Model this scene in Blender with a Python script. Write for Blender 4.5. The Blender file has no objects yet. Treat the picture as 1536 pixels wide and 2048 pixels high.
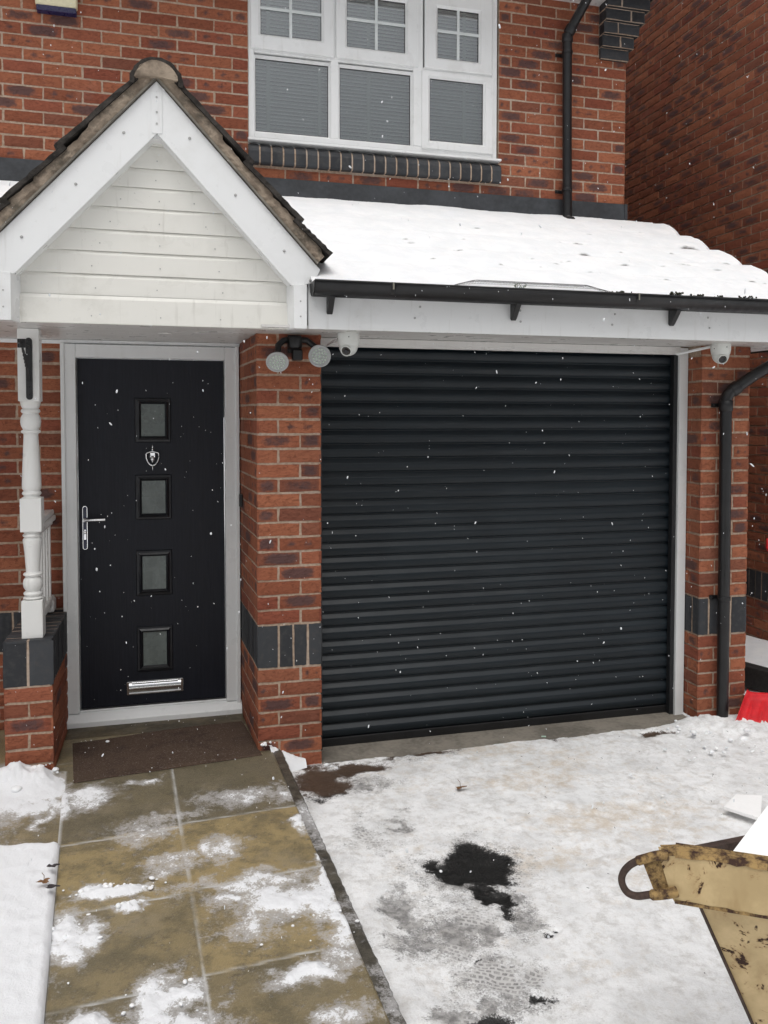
import bpy, math, random
import numpy as np
from mathutils import Vector, Matrix
random.seed(7); rng = np.random.RandomState(11)
R = math.radians
sc = bpy.context.scene
COL = sc.collection

# ------------------------------------------------------------------ camera
CP = (-0.4051, -4.3999, 1.0723); YAW, PITCH, ROLL, F = 0.2728, -0.0388, 0.0022, 1724.9
cam_d = bpy.data.cameras.new("camera"); cam = bpy.data.objects.new("camera", cam_d); COL.objects.link(cam)
fw = Vector((math.sin(YAW)*math.cos(PITCH), math.cos(YAW)*math.cos(PITCH), math.sin(PITCH)))
rt = Vector((math.cos(YAW), -math.sin(YAW), 0)); up = rt.cross(fw)
r2 = math.cos(ROLL)*rt+math.sin(ROLL)*up; u2 = -math.sin(ROLL)*rt+math.cos(ROLL)*up
M = Matrix((( r2.x,u2.x,-fw.x,CP[0]),(r2.y,u2.y,-fw.y,CP[1]),(r2.z,u2.z,-fw.z,CP[2]),(0,0,0,1)))
cam.matrix_world = M
cam_d.sensor_fit = 'VERTICAL'; cam_d.sensor_height = 24; cam_d.lens = F/2048*24
cam_d.shift_x = -(828.76-768)/2048; cam_d.shift_y = (897.57-1024)/2048
cam_d.clip_start = .02; cam_d.clip_end = 2000
sc.camera = cam
sc.render.resolution_x = 768; sc.render.resolution_y = 1024

# ------------------------------------------------------------------ overcast light
w = bpy.data.worlds.new("World"); sc.world = w; w.use_nodes = True
nt = w.node_tree; bg = nt.nodes['Background']
sky = nt.nodes.new('ShaderNodeTexSky'); sky.sky_type = 'NISHITA'; sky.sun_disc = False
SUN_EL, SUN_AZ = R(66), R(200)
sky.sun_elevation = SUN_EL; sky.sun_rotation = SUN_AZ; sky.dust_density = 6; sky.air_density = 1.2; sky.ozone_density = 1
hsv = nt.nodes.new('ShaderNodeHueSaturation'); hsv.inputs['Saturation'].default_value = .22
nt.links.new(sky.outputs[0], hsv.inputs['Color']); # overcast sky: brighter overhead than at the horizon
tc = nt.nodes.new('ShaderNodeTexCoord'); sx = nt.nodes.new('ShaderNodeSeparateXYZ'); mr = nt.nodes.new('ShaderNodeMapRange'); vm = nt.nodes.new('ShaderNodeVectorMath'); vm.operation = 'SCALE'
nt.links.new(tc.outputs['Generated'], sx.inputs[0]); nt.links.new(sx.outputs['Z'], mr.inputs['Value']); mr.inputs['From Min'].default_value = 0; mr.inputs['From Max'].default_value = .9
mr.inputs['To Min'].default_value = .5; mr.inputs['To Max'].default_value = 1.6; nt.links.new(mr.outputs[0], vm.inputs['Scale']); nt.links.new(hsv.outputs[0], vm.inputs[0]); nt.links.new(vm.outputs[0], bg.inputs['Color'])
bg.inputs['Strength'].default_value = .125
sd = bpy.data.lights.new("sun", 'SUN'); sd.energy = 1.25; sd.angle = R(70); sd.color = (1, .985, .96)
so = bpy.data.objects.new("sun", sd); COL.objects.link(so)
sdir = Vector((math.sin(SUN_AZ)*math.cos(SUN_EL), math.cos(SUN_AZ)*math.cos(SUN_EL), math.sin(SUN_EL)))
so.rotation_euler = sdir.to_track_quat('Z', 'Y').to_euler(); so.location = (0, -6, 9)
sc.view_settings.view_transform = 'Standard'; sc.view_settings.look = 'None'
sc.view_settings.exposure = -.58; sc.view_settings.gamma = 1

# ------------------------------------------------------------------ materials
class NT:
    def __init__(s, name):
        s.m = bpy.data.materials.new(name); s.m.use_nodes = True; s.t = s.m.node_tree
        s.b = s.t.nodes['Principled BSDF']; s.n = s.t.nodes; s.l = s.t.links
    def set(s, sock, v):
        if isinstance(v, bpy.types.NodeSocket): s.l.new(v, sock)
        else:
            if sock.type == 'RGBA' and len(v) == 3: v = (*v, 1)
            sock.default_value = v
    def obj(s): return s.n.new('ShaderNodeTexCoord').outputs['Object']
    def map(s, sc_, vec=None):
        m = s.n.new('ShaderNodeMapping'); s.l.new(vec or s.obj(), m.inputs[0]); m.inputs['Scale'].default_value = sc_; return m.outputs[0]
    def noise(s, scale, detail=4, rough=.55, vec=None, dist=0):
        n = s.n.new('ShaderNodeTexNoise'); s.l.new(vec or s.obj(), n.inputs['Vector'])
        n.inputs['Scale'].default_value = scale; n.inputs['Detail'].default_value = detail
        n.inputs['Roughness'].default_value = rough; n.inputs['Distortion'].default_value = dist
        return n.outputs['Fac']
    def ramp(s, f, a, b, c0=0., c1=1.):
        r = s.n.new('ShaderNodeMapRange'); r.interpolation_type = 'SMOOTHSTEP'
        s.set(r.inputs['Value'], f); s.set(r.inputs['From Min'], a); s.set(r.inputs['From Max'], b)
        s.set(r.inputs['To Min'], c0); s.set(r.inputs['To Max'], c1); return r.outputs[0]
    def math(s, op, a, b=0., c=None):
        m = s.n.new('ShaderNodeMath'); m.operation = op; s.set(m.inputs[0], a); s.set(m.inputs[1], b)
        if c is not None: s.set(m.inputs[2], c)
        return m.outputs[0]
    def mix(s, f, a, b):
        m = s.n.new('ShaderNodeMix'); m.data_type = 'RGBA'; s.set(m.inputs[0], f); s.set(m.inputs[6], a); s.set(m.inputs[7], b); return m.outputs[2]
    def attr(s, name):
        a = s.n.new('ShaderNodeAttribute'); a.attribute_name = name
        sp = s.n.new('ShaderNodeSeparateColor'); s.l.new(a.outputs['Color'], sp.inputs[0]); return sp.outputs
    def bump(s, h, dist=.002, strength=1., prev=None):
        b = s.n.new('ShaderNodeBump'); s.set(b.inputs['Height'], h); b.inputs['Distance'].default_value = dist; b.inputs['Strength'].default_value = strength
        if prev: s.l.new(prev, b.inputs['Normal'])
        s.l.new(b.outputs[0], s.b.inputs['Normal']); return b.outputs[0]
    def fin(s, col=None, rough=None, metal=None, spec=None):
        if col is not None: s.set(s.b.inputs['Base Color'], col)
        if rough is not None: s.set(s.b.inputs['Roughness'], rough)
        if metal is not None: s.set(s.b.inputs['Metallic'], metal)
        if spec is not None: s.set(s.b.inputs['Specular IOR Level'], spec)
        return s.m

def plain(name, col, rough=.5, metal=0., var=.12, scale=9, bump=.0006, bscale=120, spec=.5):
    k = NT(name); f = k.noise(scale, 5)
    c2 = tuple(max(0, x*(1-var)) for x in col); c1 = tuple(min(1, x*(1+var*.5)) for x in col)
    f2 = k.noise(scale*7, 3)
    cc = k.mix(k.ramp(k.math('MULTIPLY_ADD', f2, .35, k.math('MULTIPLY', f, .65)), .35, .65), c2, c1)
    rr = k.ramp(k.noise(scale*3, 3), .3, .7, max(.02, rough-.06), min(1, rough+.08))
    k.bump(k.noise(bscale, 3), bump)
    return k.fin(cc, rr, metal, spec)

def mat_brick():
    k = NT("red_brick"); a = k.attr('bc')   # R tone, G dark smudge, B hue
    base = k.mix(a[0], (.240, .078, .042), (.405, .148, .078))
    base = k.mix(k.ramp(a[2], .55, 1., 0, .5), base, (.235, .060, .042)); base = k.mix(k.ramp(a[2], .18, .0, 0, .55), base, (.16, .066, .048))
    n = k.noise(38, 5, .65); base = k.mix(k.ramp(n, .42, .75, 0, .45), base, (.13, .035, .022))
    n2 = k.noise(14, 4); sm = k.ramp(k.math('ADD', a[1], k.math('MULTIPLY_ADD', k.noise(45, 4), 1.0, -.5)), .28, .85)
    base = k.mix(k.math('MULTIPLY', sm, .86), base, (.088, .055, .055))
    sp = k.ramp(k.noise(210, 2), .68, .8); base = k.mix(k.math('MULTIPLY', sp, .35), base, (.36, .17, .11))
    eff = k.ramp(k.noise(3.1, 5, .6), .6, .8, 0, .16); base = k.mix(eff, base, (.42, .33, .29))
    v = k.map((1, 1, 3.2)); cr = k.noise(21, 3, .5, v, .8)
    crease = k.ramp(k.math('ABSOLUTE', k.math('SUBTRACT', cr, .5)), 0, .018)
    base = k.mix(k.math('MULTIPLY', k.math('SUBTRACT', 1., crease), .35), base, (.07, .02, .015))
    b1 = k.bump(k.noise(240, 4, .7), .0016, .8); b2 = k.bump(crease, .003, .7, b1); k.bump(k.noise(26, 4), .006, .6, b2)
    return k.fin(base, .88, 0, .25)
def mat_blue():
    k = NT("blue_engineering_brick"); a = k.attr('bc')
    base = k.mix(a[0], (.022, .024, .028), (.045, .049, .055))
    base = k.mix(k.ramp(k.noise(30, 5), .45, .75, 0, .5), base, (.075, .07, .066))
    k.bump(k.noise(90, 4), .001); return k.fin(base, .62, 0, .4)
def mat_mortar():
    k = NT("mortar"); n = k.noise(60, 5)
    c = k.mix(k.ramp(n, .3, .7), (.34, .245, .18), (.50, .385, .295)); c = k.mix(k.ramp(k.noise(3.5, 4), .45, .7, 0, .5), c, (.50, .43, .37))
    k.bump(k.noise(300, 3, .7), .0012); return k.fin(c, .95, 0, .15)
def mat_snow(name="snow", dirt=.0, shaded_pits=False):
    k = NT(name); a = k.ramp(k.noise(7, 6, .6), .35, .7)
    c = k.mix(a, (.80, .815, .83), (.87, .875, .885))
    if shaded_pits: c = k.mix(k.ramp(k.attr('bc')[0], .08, .5), c, (.12, .11, .10))  # shade of the dents painted dark into the snow colour
    if dirt: c = k.mix(k.ramp(k.noise(9, 6, .65), .5, .75, 0, dirt), c, (.42, .36, .29))
    b = k.bump(k.noise(160, 5, .7), .0015, .6); k.bump(k.noise(22, 5, .6), .006, .5, b)
    k.b.inputs['Subsurface Weight'].default_value = .15; k.b.inputs['Subsurface Radius'].default_value = (.02, .025, .03); k.b.inputs['Subsurface Scale'].default_value = .3
    return k.fin(c, .8, 0, .25)
def mat_upvc(name, col=(.82, .83, .83), grime=.25):
    k = NT(name); g = k.ramp(k.noise(4, 6, .65), .5, .78, 0, grime)
    c = k.mix(g, col, tuple(x*.62 for x in (col[0], col[1]*.97, col[2]*.9)))
    st = k.noise(30, 4, .6, k.map((1, 1, .08))); c = k.mix(k.ramp(st, .58, .75, 0, grime*.7), c, (.40, .38, .33))
    sp = k.ramp(k.noise(95, 2), .74, .80, 0, grime*1.2); c = k.mix(sp, c, (.3, .28, .24))
    k.bump(k.noise(3, 3), .003, .25); return k.fin(c, k.ramp(k.noise(11, 4), .3, .7, .26, .42), 0, .45)

BRICK, BLUE, MORT = mat_brick(), mat_blue(), mat_mortar()
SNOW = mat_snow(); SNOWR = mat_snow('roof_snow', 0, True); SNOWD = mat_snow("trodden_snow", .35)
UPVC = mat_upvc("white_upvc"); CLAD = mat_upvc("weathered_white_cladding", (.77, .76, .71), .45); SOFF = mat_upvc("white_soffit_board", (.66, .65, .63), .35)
FRAME = mat_upvc("door_frame_white", (.76, .775, .775), .12)
BLACKP = plain("black_plastic", (.011, .011, .012), .38, var=.3, bump=.0004)
LEAD = plain("lead_flashing", (.042, .046, .052), .6, var=.4, scale=5, bump=.003, bscale=14)
CHROME = plain("chrome", (.78, .79, .80), .10, 1., var=.05, bump=0.0001)
SCREW = plain("screw_cap", (.42, .42, .41), .5)
CONC = plain("concrete", (.20, .18, .15), .85, var=.35, scale=6, bump=.002, bscale=60)
TILE = plain("mossy_concrete_tile", (.045, .040, .036), .92, var=.55, scale=16, bump=.006, bscale=45, spec=.2)
def mat_verge():
    k = NT("verge_mortar"); c = k.mix(k.ramp(k.noise(14, 5, .65), .3, .7), (.19, .15, .115), (.38, .31, .24))
    c = k.mix(k.ramp(k.noise(9, 6, .7), .5, .68, 0, .8), c, (.085, .075, .06)); k.bump(k.noise(45, 5, .6), .005); return k.fin(c, .95, 0, .15)
VERGE = mat_verge()
def mat_door():
    k = NT("anthracite_woodgrain"); v = k.map((1, 1, .045))
    g = k.noise(130, 4, .6, v, .4); c = k.mix(k.ramp(g, .3, .7), (.0060, .0072, .0125), (.0092, .0110, .0180))
    k.bump(g, .0012, .6); return k.fin(c, .45, 0, .3)
DOOR = mat_door()
DOORM = plain("door_moulding", (.007, .008, .0115), .34, var=.2)
def mat_shutter():
    k = NT("anthracite_aluminium"); c = k.mix(k.ramp(k.noise(2.2, 5), .35, .7), (.0060, .0105, .0145), (.0090, .0150, .0200))
    st = k.noise(14, 4, .6, k.map((.25, 1, 3))); c = k.mix(k.ramp(st, .55, .8, 0, .4), c, (.045, .048, .05))
    return k.fin(c, k.ramp(k.noise(5, 6, .7), .35, .7, .32, .44), 0, .36)
SHUT = mat_shutter()
def mat_glass():
    k = NT("window_glass"); fr = k.n.new('ShaderNodeFresnel'); fr.inputs[0].default_value = 1.5
    t = k.n.new('ShaderNodeBsdfTransparent'); t.inputs[0].default_value = (.86, .90, .91, 1)
    g = k.n.new('ShaderNodeBsdfGlossy'); g.inputs['Roughness'].default_value = .03
    mx = k.n.new('ShaderNodeMixShader'); k.l.new(k.math('MULTIPLY_ADD', fr.outputs[0], 1.1, .30), mx.inputs[0])
    k.l.new(t.outputs[0], mx.inputs[1]); k.l.new(g.outputs[0], mx.inputs[2])
    k.l.new(mx.outputs[0], k.n['Material Output'].inputs[0]); return k.m
GLASS = mat_glass()
FROST = plain("frosted_glass", (.135, .160, .152), .28, var=.18, scale=7, bump=.0006, bscale=25)
BLIND = plain("blind_slat", (.66, .73, .75), .6, var=.06)
SLATGLINT = plain("blind_slat_edge_highlight", (.94, .96, .95), .6, var=.02); TAPE = plain("blind_tape", (.62, .68, .64), .8, var=.05)  # slat edge paler than the slat: caught light painted as colour
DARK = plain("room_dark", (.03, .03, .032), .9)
GASKET = plain("gasket", (.03, .03, .032), .7)
GBAR = plain("glazing_bar", (.70, .74, .74), .4, var=.04)
WOODW = mat_upvc("flaking_white_paint", (.74, .74, .72), .35)

# ------------------------------------------------------------------ helpers
def link(o, parent=None):
    COL.objects.link(o)
    if parent:
        o.parent = parent; o.matrix_parent_inverse = parent.matrix_world.inverted()
    return o
def tag(o, label=None, cat=None, group=None, kind=None):
    if label: o['label'] = label
    if cat: o['category'] = cat
    if group: o['group'] = group
    if kind: o['kind'] = kind
    return o
def empty(name, loc):
    o = bpy.data.objects.new(name, None); o.empty_display_size = .1; COL.objects.link(o); o.location = loc
    o.matrix_world = Matrix.Translation(loc); return o
def mk(name, V, Fc, mats, parent=None, idx=None, smooth=False, bc=None, bevel=0, seg=2):
    me = bpy.data.meshes.new(name); me.from_pydata([tuple(map(float, v)) for v in V], [], [tuple(int(i) for i in f) for f in Fc])
    for m in (mats if isinstance(mats, (list, tuple)) else [mats]): me.materials.append(m)
    if idx is not None: me.polygons.foreach_set('material_index', np.array(idx, dtype=np.int32))
    if smooth is True: me.polygons.foreach_set('use_smooth', [True]*len(me.polygons))
    elif isinstance(smooth, (list, np.ndarray)): me.polygons.foreach_set('use_smooth', list(smooth))
    if bc is not None:
        at = me.color_attributes.new('bc', 'FLOAT_COLOR', 'POINT')
        at.data.foreach_set('color', np.array(bc, dtype=np.float32).ravel())
    me.update(); o = bpy.data.objects.new(name, me); link(o, parent)
    if bevel:
        b = o.modifiers.new('bevel', 'BEVEL'); b.width = bevel; b.segments = seg; b.limit_method = 'ANGLE'; b.angle_limit = R(35)
    return o
class MB:
    def __init__(s): s.V = []; s.F = []; s.I = []; s.S = []
    def add(s, V, Fc, mi=0, sm=False):
        n = len(s.V); s.V += [tuple(v) for v in V]; s.F += [tuple(i+n for i in f) for f in Fc]; s.I += [mi]*len(Fc); s.S += [sm]*len(Fc); return s
    def box(s, x0, x1, y0, y1, z0, z1, mi=0):
        V = [(x, y, z) for x in (x0, x1) for y in (y0, y1) for z in (z0, z1)]
        return s.add(V, [(0,1,3,2),(4,6,7,5),(0,4,5,1),(2,3,7,6),(0,2,6,4),(1,5,7,3)], mi)
    def obox(s, c, ax, ay, az, hx, hy, hz, mi=0):   # oriented box
        c = Vector(c); V = [c+ax*(i*hx)+ay*(j*hy)+az*(k*hz) for i in (-1,1) for j in (-1,1) for k in (-1,1)]
        return s.add(V, [(0,1,3,2),(4,6,7,5),(0,4,5,1),(2,3,7,6),(0,2,6,4),(1,5,7,3)], mi)
    def prism(s, poly, axis, a, b, mi=0):   # poly in the other two axes, extruded along axis from a to b
        def P(p, t):
            return {'y': (p[0], t, p[1]), 'x': (t, p[0], p[1]), 'z': (p[0], p[1], t)}[axis]
        n = len(poly); V = [P(p, a) for p in poly]+[P(p, b) for p in poly]
        Fc = [tuple(range(n)), tuple(range(2*n-1, n-1, -1))]+[(i, n+i, n+(i+1) % n, (i+1) % n) for i in range(n)]
        return s.add(V, Fc, mi)
    def tube(s, pts, r, seg=12, mi=0, cap=True, rs=None, flat=1.):
        pts = [Vector(p) for p in pts]; V = []; prev = None
        for i, p in enumerate(pts):
            d = (pts[min(i+1, len(pts)-1)]-pts[max(i-1, 0)]).normalized()
            if prev is None: a = d.orthogonal().normalized()
            else: a = (prev-d*prev.dot(d)).normalized()
            prev = a; b = d.cross(a); rr = rs[i] if rs else r
            for j in range(seg):
                t = 2*math.pi*j/seg; V.append(p+a*(math.cos(t)*rr)+b*(math.sin(t)*rr*flat))
        n = len(pts); Fc = [(i*seg+j, i*seg+(j+1) % seg, (i+1)*seg+(j+1) % seg, (i+1)*seg+j) for i in range(n-1) for j in range(seg)]
        s.add(V, Fc, mi, True)
        if cap: s.add(V[:seg], [tuple(range(seg-1, -1, -1))], mi); s.add(V[-seg:], [tuple(range(seg))], mi)
        return s
    def lathe(s, prof, c, seg=28, mi=0, axis=Vector((0,0,1)), ref=None):  # prof: (r, h)
        c = Vector(c); axis = axis.normalized(); a = (ref or axis.orthogonal()).normalized(); b = axis.cross(a); V = []
        for r, h in prof:
            for j in range(seg):
                t = 2*math.pi*j/seg; V.append(c+axis*h+a*(math.cos(t)*r)+b*(math.sin(t)*r))
        n = len(prof); s.add(V, [(i*seg+j, i*seg+(j+1) % seg, (i+1)*seg+(j+1) % seg, (i+1)*seg+j) for i in range(n-1) for j in range(seg)], mi, True)
        s.add(V[:seg], [tuple(range(seg-1, -1, -1))], mi); s.add(V[-seg:], [tuple(range(seg))], mi); return s
    def ball(s, c, r, seg=14, mi=0, sc_=(1,1,1)):
        V = []; Fc = []
        for i in range(seg//2+1):
            ph = math.pi*i/(seg//2)
            for j in range(seg):
                t = 2*math.pi*j/seg; V.append((c[0]+r*sc_[0]*math.sin(ph)*math.cos(t), c[1]+r*sc_[1]*math.sin(ph)*math.sin(t), c[2]+r*sc_[2]*math.cos(ph)))
        for i in range(seg//2):
            for j in range(seg): Fc.append((i*seg+j, (i+1)*seg+j, (i+1)*seg+(j+1) % seg, i*seg+(j+1) % seg))
        return s.add(V, Fc, mi, True)
    def build(s, name, mats, parent=None, bevel=0, seg=2):
        return mk(name, s.V, s.F, mats, parent, s.I, s.S, bevel=bevel, seg=seg)
def ns2(x, y, freq, seed=0, oct=4, rough=.5):
    """fractal value noise on arrays"""
    tot = np.zeros_like(x, dtype=float); amp = 1.; norm = 0
    for o in range(oct):
        r = np.random.RandomState(seed*31+o); L = r.rand(256, 256)
        X = x*freq+17.3*o; Y = y*freq+9.1*o; xi = np.floor(X).astype(int); yi = np.floor(Y).astype(int); fx = X-xi; fy = Y-yi
        fx = fx*fx*(3-2*fx); fy = fy*fy*(3-2*fy)
        g = lambda a, b: L[a % 256, b % 256]
        v = (g(xi, yi)*(1-fx)+g(xi+1, yi)*fx)*(1-fy)+(g(xi, yi+1)*(1-fx)+g(xi+1, yi+1)*fx)*fy
        tot += amp*v; norm += amp; amp *= rough; freq *= 2.03
    return tot/norm

# ------------------------------------------------------------------ brickwork
class Bricks:
    """real bricks standing 5 mm proud of a mortar sheet, joined in one mesh"""
    def __init__(s, dark=.32, res=(8, 4)): s.V = []; s.F = []; s.I = []; s.C = []; s.dark = dark; s.res = res
    def sheet(s, P0, u, v, L, H, inset, n):
        inset = inset-.0025 if inset else 0
        P0 = Vector(P0)-n*inset; b = len(s.V); s.V += [P0, P0+u*L, P0+u*L+v*H, P0+v*H]; s.F.append((b, b+1, b+2, b+3)); s.I.append(1); s.C += [(0,0,0,1)]*4
    def brick(s, P0, u, v, n, a0, a1, z0, z1, mi=0, out=0., inset=.0065, dark=None):
        z0 += .0008; z1 -= .0012; a0 += .0008; a1 -= .0008
        """P0 plane origin, u horizontal, v up, n outward; brick covers a0..a1 x z0..z1"""
        nu, nv = s.res
        if a1-a0 < .12: nu = max(3, nu//2)
        P0 = Vector(P0); b = len(s.V); tone = random.random(); hue = random.random()
        dk = s.dark if dark is None else dark; typ = random.random()
        j = lambda k: random.uniform(-k, k)
        c = [(a0+j(.0022), z0+j(.0018)), (a1+j(.0022), z0+j(.0018)), (a1+j(.0022), z1+j(.0018)), (a0+j(.0022), z1+j(.0018))]
        depth0 = out+j(.0014); tilt = j(.0018); sm = []
        cx, cy = random.uniform(.42, .58), random.uniform(.4, .6); st = random.uniform(.7, 1.1)
        for iv in range(nv+1):
            t = iv/nv
            for iu in range(nu+1):
                q = iu/nu; x = (c[0][0]*(1-q)+c[1][0]*q)*(1-t)+(c[3][0]*(1-q)+c[2][0]*q)*t
                z = (c[0][1]*(1-q)+c[1][1]*q)*(1-t)+(c[3][1]*(1-q)+c[2][1]*q)*t
                edge = iu in (0, nu) or iv in (0, nv)
                if edge: x += j(.0013); z += j(.0013)
                d = depth0+tilt*(q-.5)+(-.0016 if edge else j(.0010))
                s.V.append(P0+u*x+v*z+n*d)
                g = 0.
                if mi == 0:
                    if typ < dk*.62: g = st*math.exp(-(((q-cx)/.42)**4+((t-cy)/.5)**4))
                    elif typ < dk: g = .95*max(math.exp(-(((q-.28)/.11)**2+((t-.5)/.34)**2)), math.exp(-(((q-.68)/.11)**2+((t-.5)/.34)**2)))
                s.C.append((tone, g, hue, 1))
        for iv in range(nv):
            for iu in range(nu):
                k = b+iv*(nu+1)+iu; s.F.append((k, k+1, k+nu+2, k+nu+1)); s.I.append(0 if mi == 0 else 2)
        ring = [b+i for i in range(nu+1)]+[b+i*(nu+1)+nu for i in range(1, nv+1)]+[b+nv*(nu+1)+i for i in range(nu-1, -1, -1)]+[b+i*(nu+1) for i in range(nv-1, 0, -1)]
        b2 = len(s.V)
        for r_ in ring: s.V.append(s.V[r_]-n*(inset+.004+max(out, 0))); s.C.append(s.C[r_])
        m = len(ring)
        for i in range(m): s.F.append((ring[i], b2+i, b2+(i+1) % m, ring[(i+1) % m])); s.I.append(0 if mi == 0 else 2)
    def course(s, P0, u, v, n, joints, z0, h=.065, mi=0, out=0., dark=None):
        for a0, a1 in joints: s.brick(P0, u, v, n, a0, a1, z0, z0+h, mi, out, dark=dark)
    def build(s, name, parent): return mk(name, s.V, s.F, [BRICK, MORT, BLUE], parent, s.I, False, s.C)
def runs(L0, L1, phase, step=.225, gap=.01):
    out = []; a = L0-((L0-phase) % step)
    while a < L1:
        b0, b1 = max(a+gap/2, L0), min(a+step-gap/2, L1)
        if b1-b0 > .02: out.append((b0, b1))
        a += step
    return out
def cut(js, h0, h1):
    o = []
    for a, b in js:
        if b <= h0 or a >= h1: o.append((a, b)); continue
        if a < h0-.02: o.append((a, h0-.001))
        if b > h1+.02: o.append((h1+.001, b))
    return o
X_, Y_, Z_ = Vector((1,0,0)), Vector((0,1,0)), Vector((0,0,1))

house = tag(empty("brick_house", (1, .7, -.74)), "red brick house front with grey front door, roller garage door and snowy lean-to roof", "house")
U = 1.316; D = .675; G0 = -.74

# upper wall
B = Bricks(.42); P0 = (0, U, 0); zo = .054-.075*0
WX0, WX1, WZ0 = .078, 1.800, 2.80
B.sheet((-3.2, U, 2.2), X_, Z_, 3.2+WX0, 1.9, .0065, -Y_); B.sheet((WX1, U, 2.2), X_, Z_, 2.783-WX1, 1.9, .0065, -Y_); B.sheet((WX0, U, 2.2), X_, Z_, WX1-WX0, .55, .0065, -Y_)
k = 0; z = 2.304
row = round((3.579-z)/.075)
while z < 4.02:
    i = round((3.579-.075-z)/.075)        # 0 = row whose top joint is 3.579
    ph = 2.783-.2175 - .0 if i % 2 == 0 else 2.783-.105
    js = runs(-3.2, 2.781, ph+.0)
    zz = z+.005
    if zz+.065 > 2.705: js = cut(js, WX0, WX1)
    B.course(P0, X_, Z_, -Y_, js, zz)
    z += .075
# right return of the upper wall
B.sheet((2.783-.0065, U, 2.2), Y_, Z_, 1.6, 1.9, 0, X_)
z = 2.304
while z < 4.02:
    i = round((3.579-.075-z)/.075); B.course((2.783, U, 0), Y_, Z_, X_, runs(0, 1.6, .1075 if i % 2 == 0 else .2175), z+.005); z += .075
B.sheet((2.776, U+1.6, -.9), Y_, Z_, 5, 5, 0, X_)
B.sheet((2.776, U, -.9), Y_, Z_, 1.6, 3.1, 0, X_)
B.build("wall", house)['label'] = "red brick first floor wall with scattered grey smudged bricks"
# reveal sides of the window opening (plain brick edge)
for a_, b_ in ((WX1-.001, WX1+.02), (WX0-.02, WX0+.001)): m = MB(); m.box(a_, b_, U+.006, U+.1, 2.84, 4.0); m.build("window_reveal", MORT, house)

# corbel of blue bricks at the top right corner of the upper wall
B = Bricks(0, (4, 3))
for i in range(6):
    z0 = 3.632+.0815*i; o = .028*(i+1); x0 = 2.565-.001*i; x1 = 2.783+.026*(i+1)-.02
    h = .0715; js = [(x0, x1)] if i == 0 else ([(x0, x0+.104), (x0+.114, x1)] if i % 2 == 0 else [(x0, x1-.112), (x1-.102, x1)])
    B.sheet((x0+.003, U-o, z0-.006), X_, Z_, x1-x0-.006, .0825, .006, -Y_)
    B.sheet((x0+.003, U, z0-.006), -Y_, Z_, o-.004, .0825, 0, -X_)
    B.sheet((x1-.003, U-o, z0-.006), Y_, Z_, o+.2, .0825, 0, X_)
    V = Vector
    for a, b in js: B.brick((0, U-o, 0), X_, Z_, -Y_, a, b, z0, z0+h, 2)
    B.brick((x0, U, 0), -Y_, Z_, -X_, .002, o-.001, z0, z0+h, 2)
    B.brick((x1, U-o, 0), Y_, Z_, X_, .001, o+.2, z0, z0+h, 2)
    b = len(B.V); B.V += [V((x0+.002, U-o+.002, z0-.001)), V((x1-.002, U-o+.002, z0-.001)), V((x1-.002, U+.05, z0-.001)), V((x0+.002, U+.05, z0-.001))]; B.C += [(.5,0,0,1)]*4; B.F.append((b, b+3, b+2, b+1)); B.I.append(2)
B.build("corbel", house)

# blue bullnose sill bricks below the window
B = Bricks(0, (3, 4)); n_ = 23; wS = (1.812-.072)/n_
m = MB(); m.prism([(U+.05, 2.694), (U-.030, 2.694), (U-.036, 2.705), (U-.038, 2.767), (U-.032, 2.788), (U-.018, 2.805), (U+.0, 2.818), (U+.05, 2.830)], 'x', .078, 1.806); 
for i in range(n_):
    a = .072+i*wS+.005; b = .072+(i+1)*wS-.005
    prof = [(U+.06, 2.690), (U-.032+random.uniform(-.002,.002), 2.690), (U-.040, 2.702), (U-.042, 2.768), (U-.036, 2.790), (U-.022, 2.808), (U+.0, 2.822), (U+.06, 2.835)]
    m.add([(x, y, z+random.uniform(-.001,.001)) for x in (a, b) for y, z in prof], [tuple(range(8)), tuple(range(15, 7, -1))]+[(j, j+8, (j+1) % 8+8, (j+1) % 8) for j in range(8)], 1)
bc = []
o = m.build("window_sill", [MORT, BLUE], house, bevel=.003)
at = o.data.color_attributes.new('bc', 'FLOAT_COLOR', 'POINT'); cc = np.zeros((len(m.V), 4)); cc[:, 0] = np.repeat(rng.rand(len(m.V)//8+1), 8)[:len(m.V)]; cc[:, 3] = 1; at.data.foreach_set('color', cc.ravel().astype(np.float32))

# lead flashing
m = MB(); x = -3.2; 
while x < 2.78:
    x2 = min(x+1.02, 2.790); m.add([(x, U-.016, 2.385), (x2+.012, U-.019, 2.385), (x2+.012, U-.011, 2.612), (x, U-.009, 2.612), (x, U+.0, 2.615), (x2+.012, U+.0, 2.615)], [(0,1,2,3),(3,2,5,4)]); x = x2
m.box(2.775, 2.792, U-.02, U+.5, 2.38, 2.612)
m.build("lead_flashing", LEAD, house)

# eaves of the main roof
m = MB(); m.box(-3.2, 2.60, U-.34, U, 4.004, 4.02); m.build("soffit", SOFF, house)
m = MB(); m.box(-3.2, 2.9, U-.36, U-.341, 3.985, 4.19); m.build("fascia", UPVC, house)
m = MB(); m.prism([(U-.42, 4.19), (U+3.4, 6.0), (U+3.4, 5.9), (U-.33, 4.13)], 'x', -3.2, 3.1); m.build("roof", TILE, house)

m = MB(); m.prism([(U+.02, 4.0), (U+3.4, 5.88), (U+6.6, 4.0)], 'x', 2.70, 2.776); m.build('gable_wall', BRICK, house)
m = MB(); m.prism([(U+3.38, 5.9), (U+3.38, 6.0), (U+6.9, 4.1), (U+6.9, 4.0)], 'x', -3.2, 3.1); m.build('roof', TILE, house)
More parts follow.
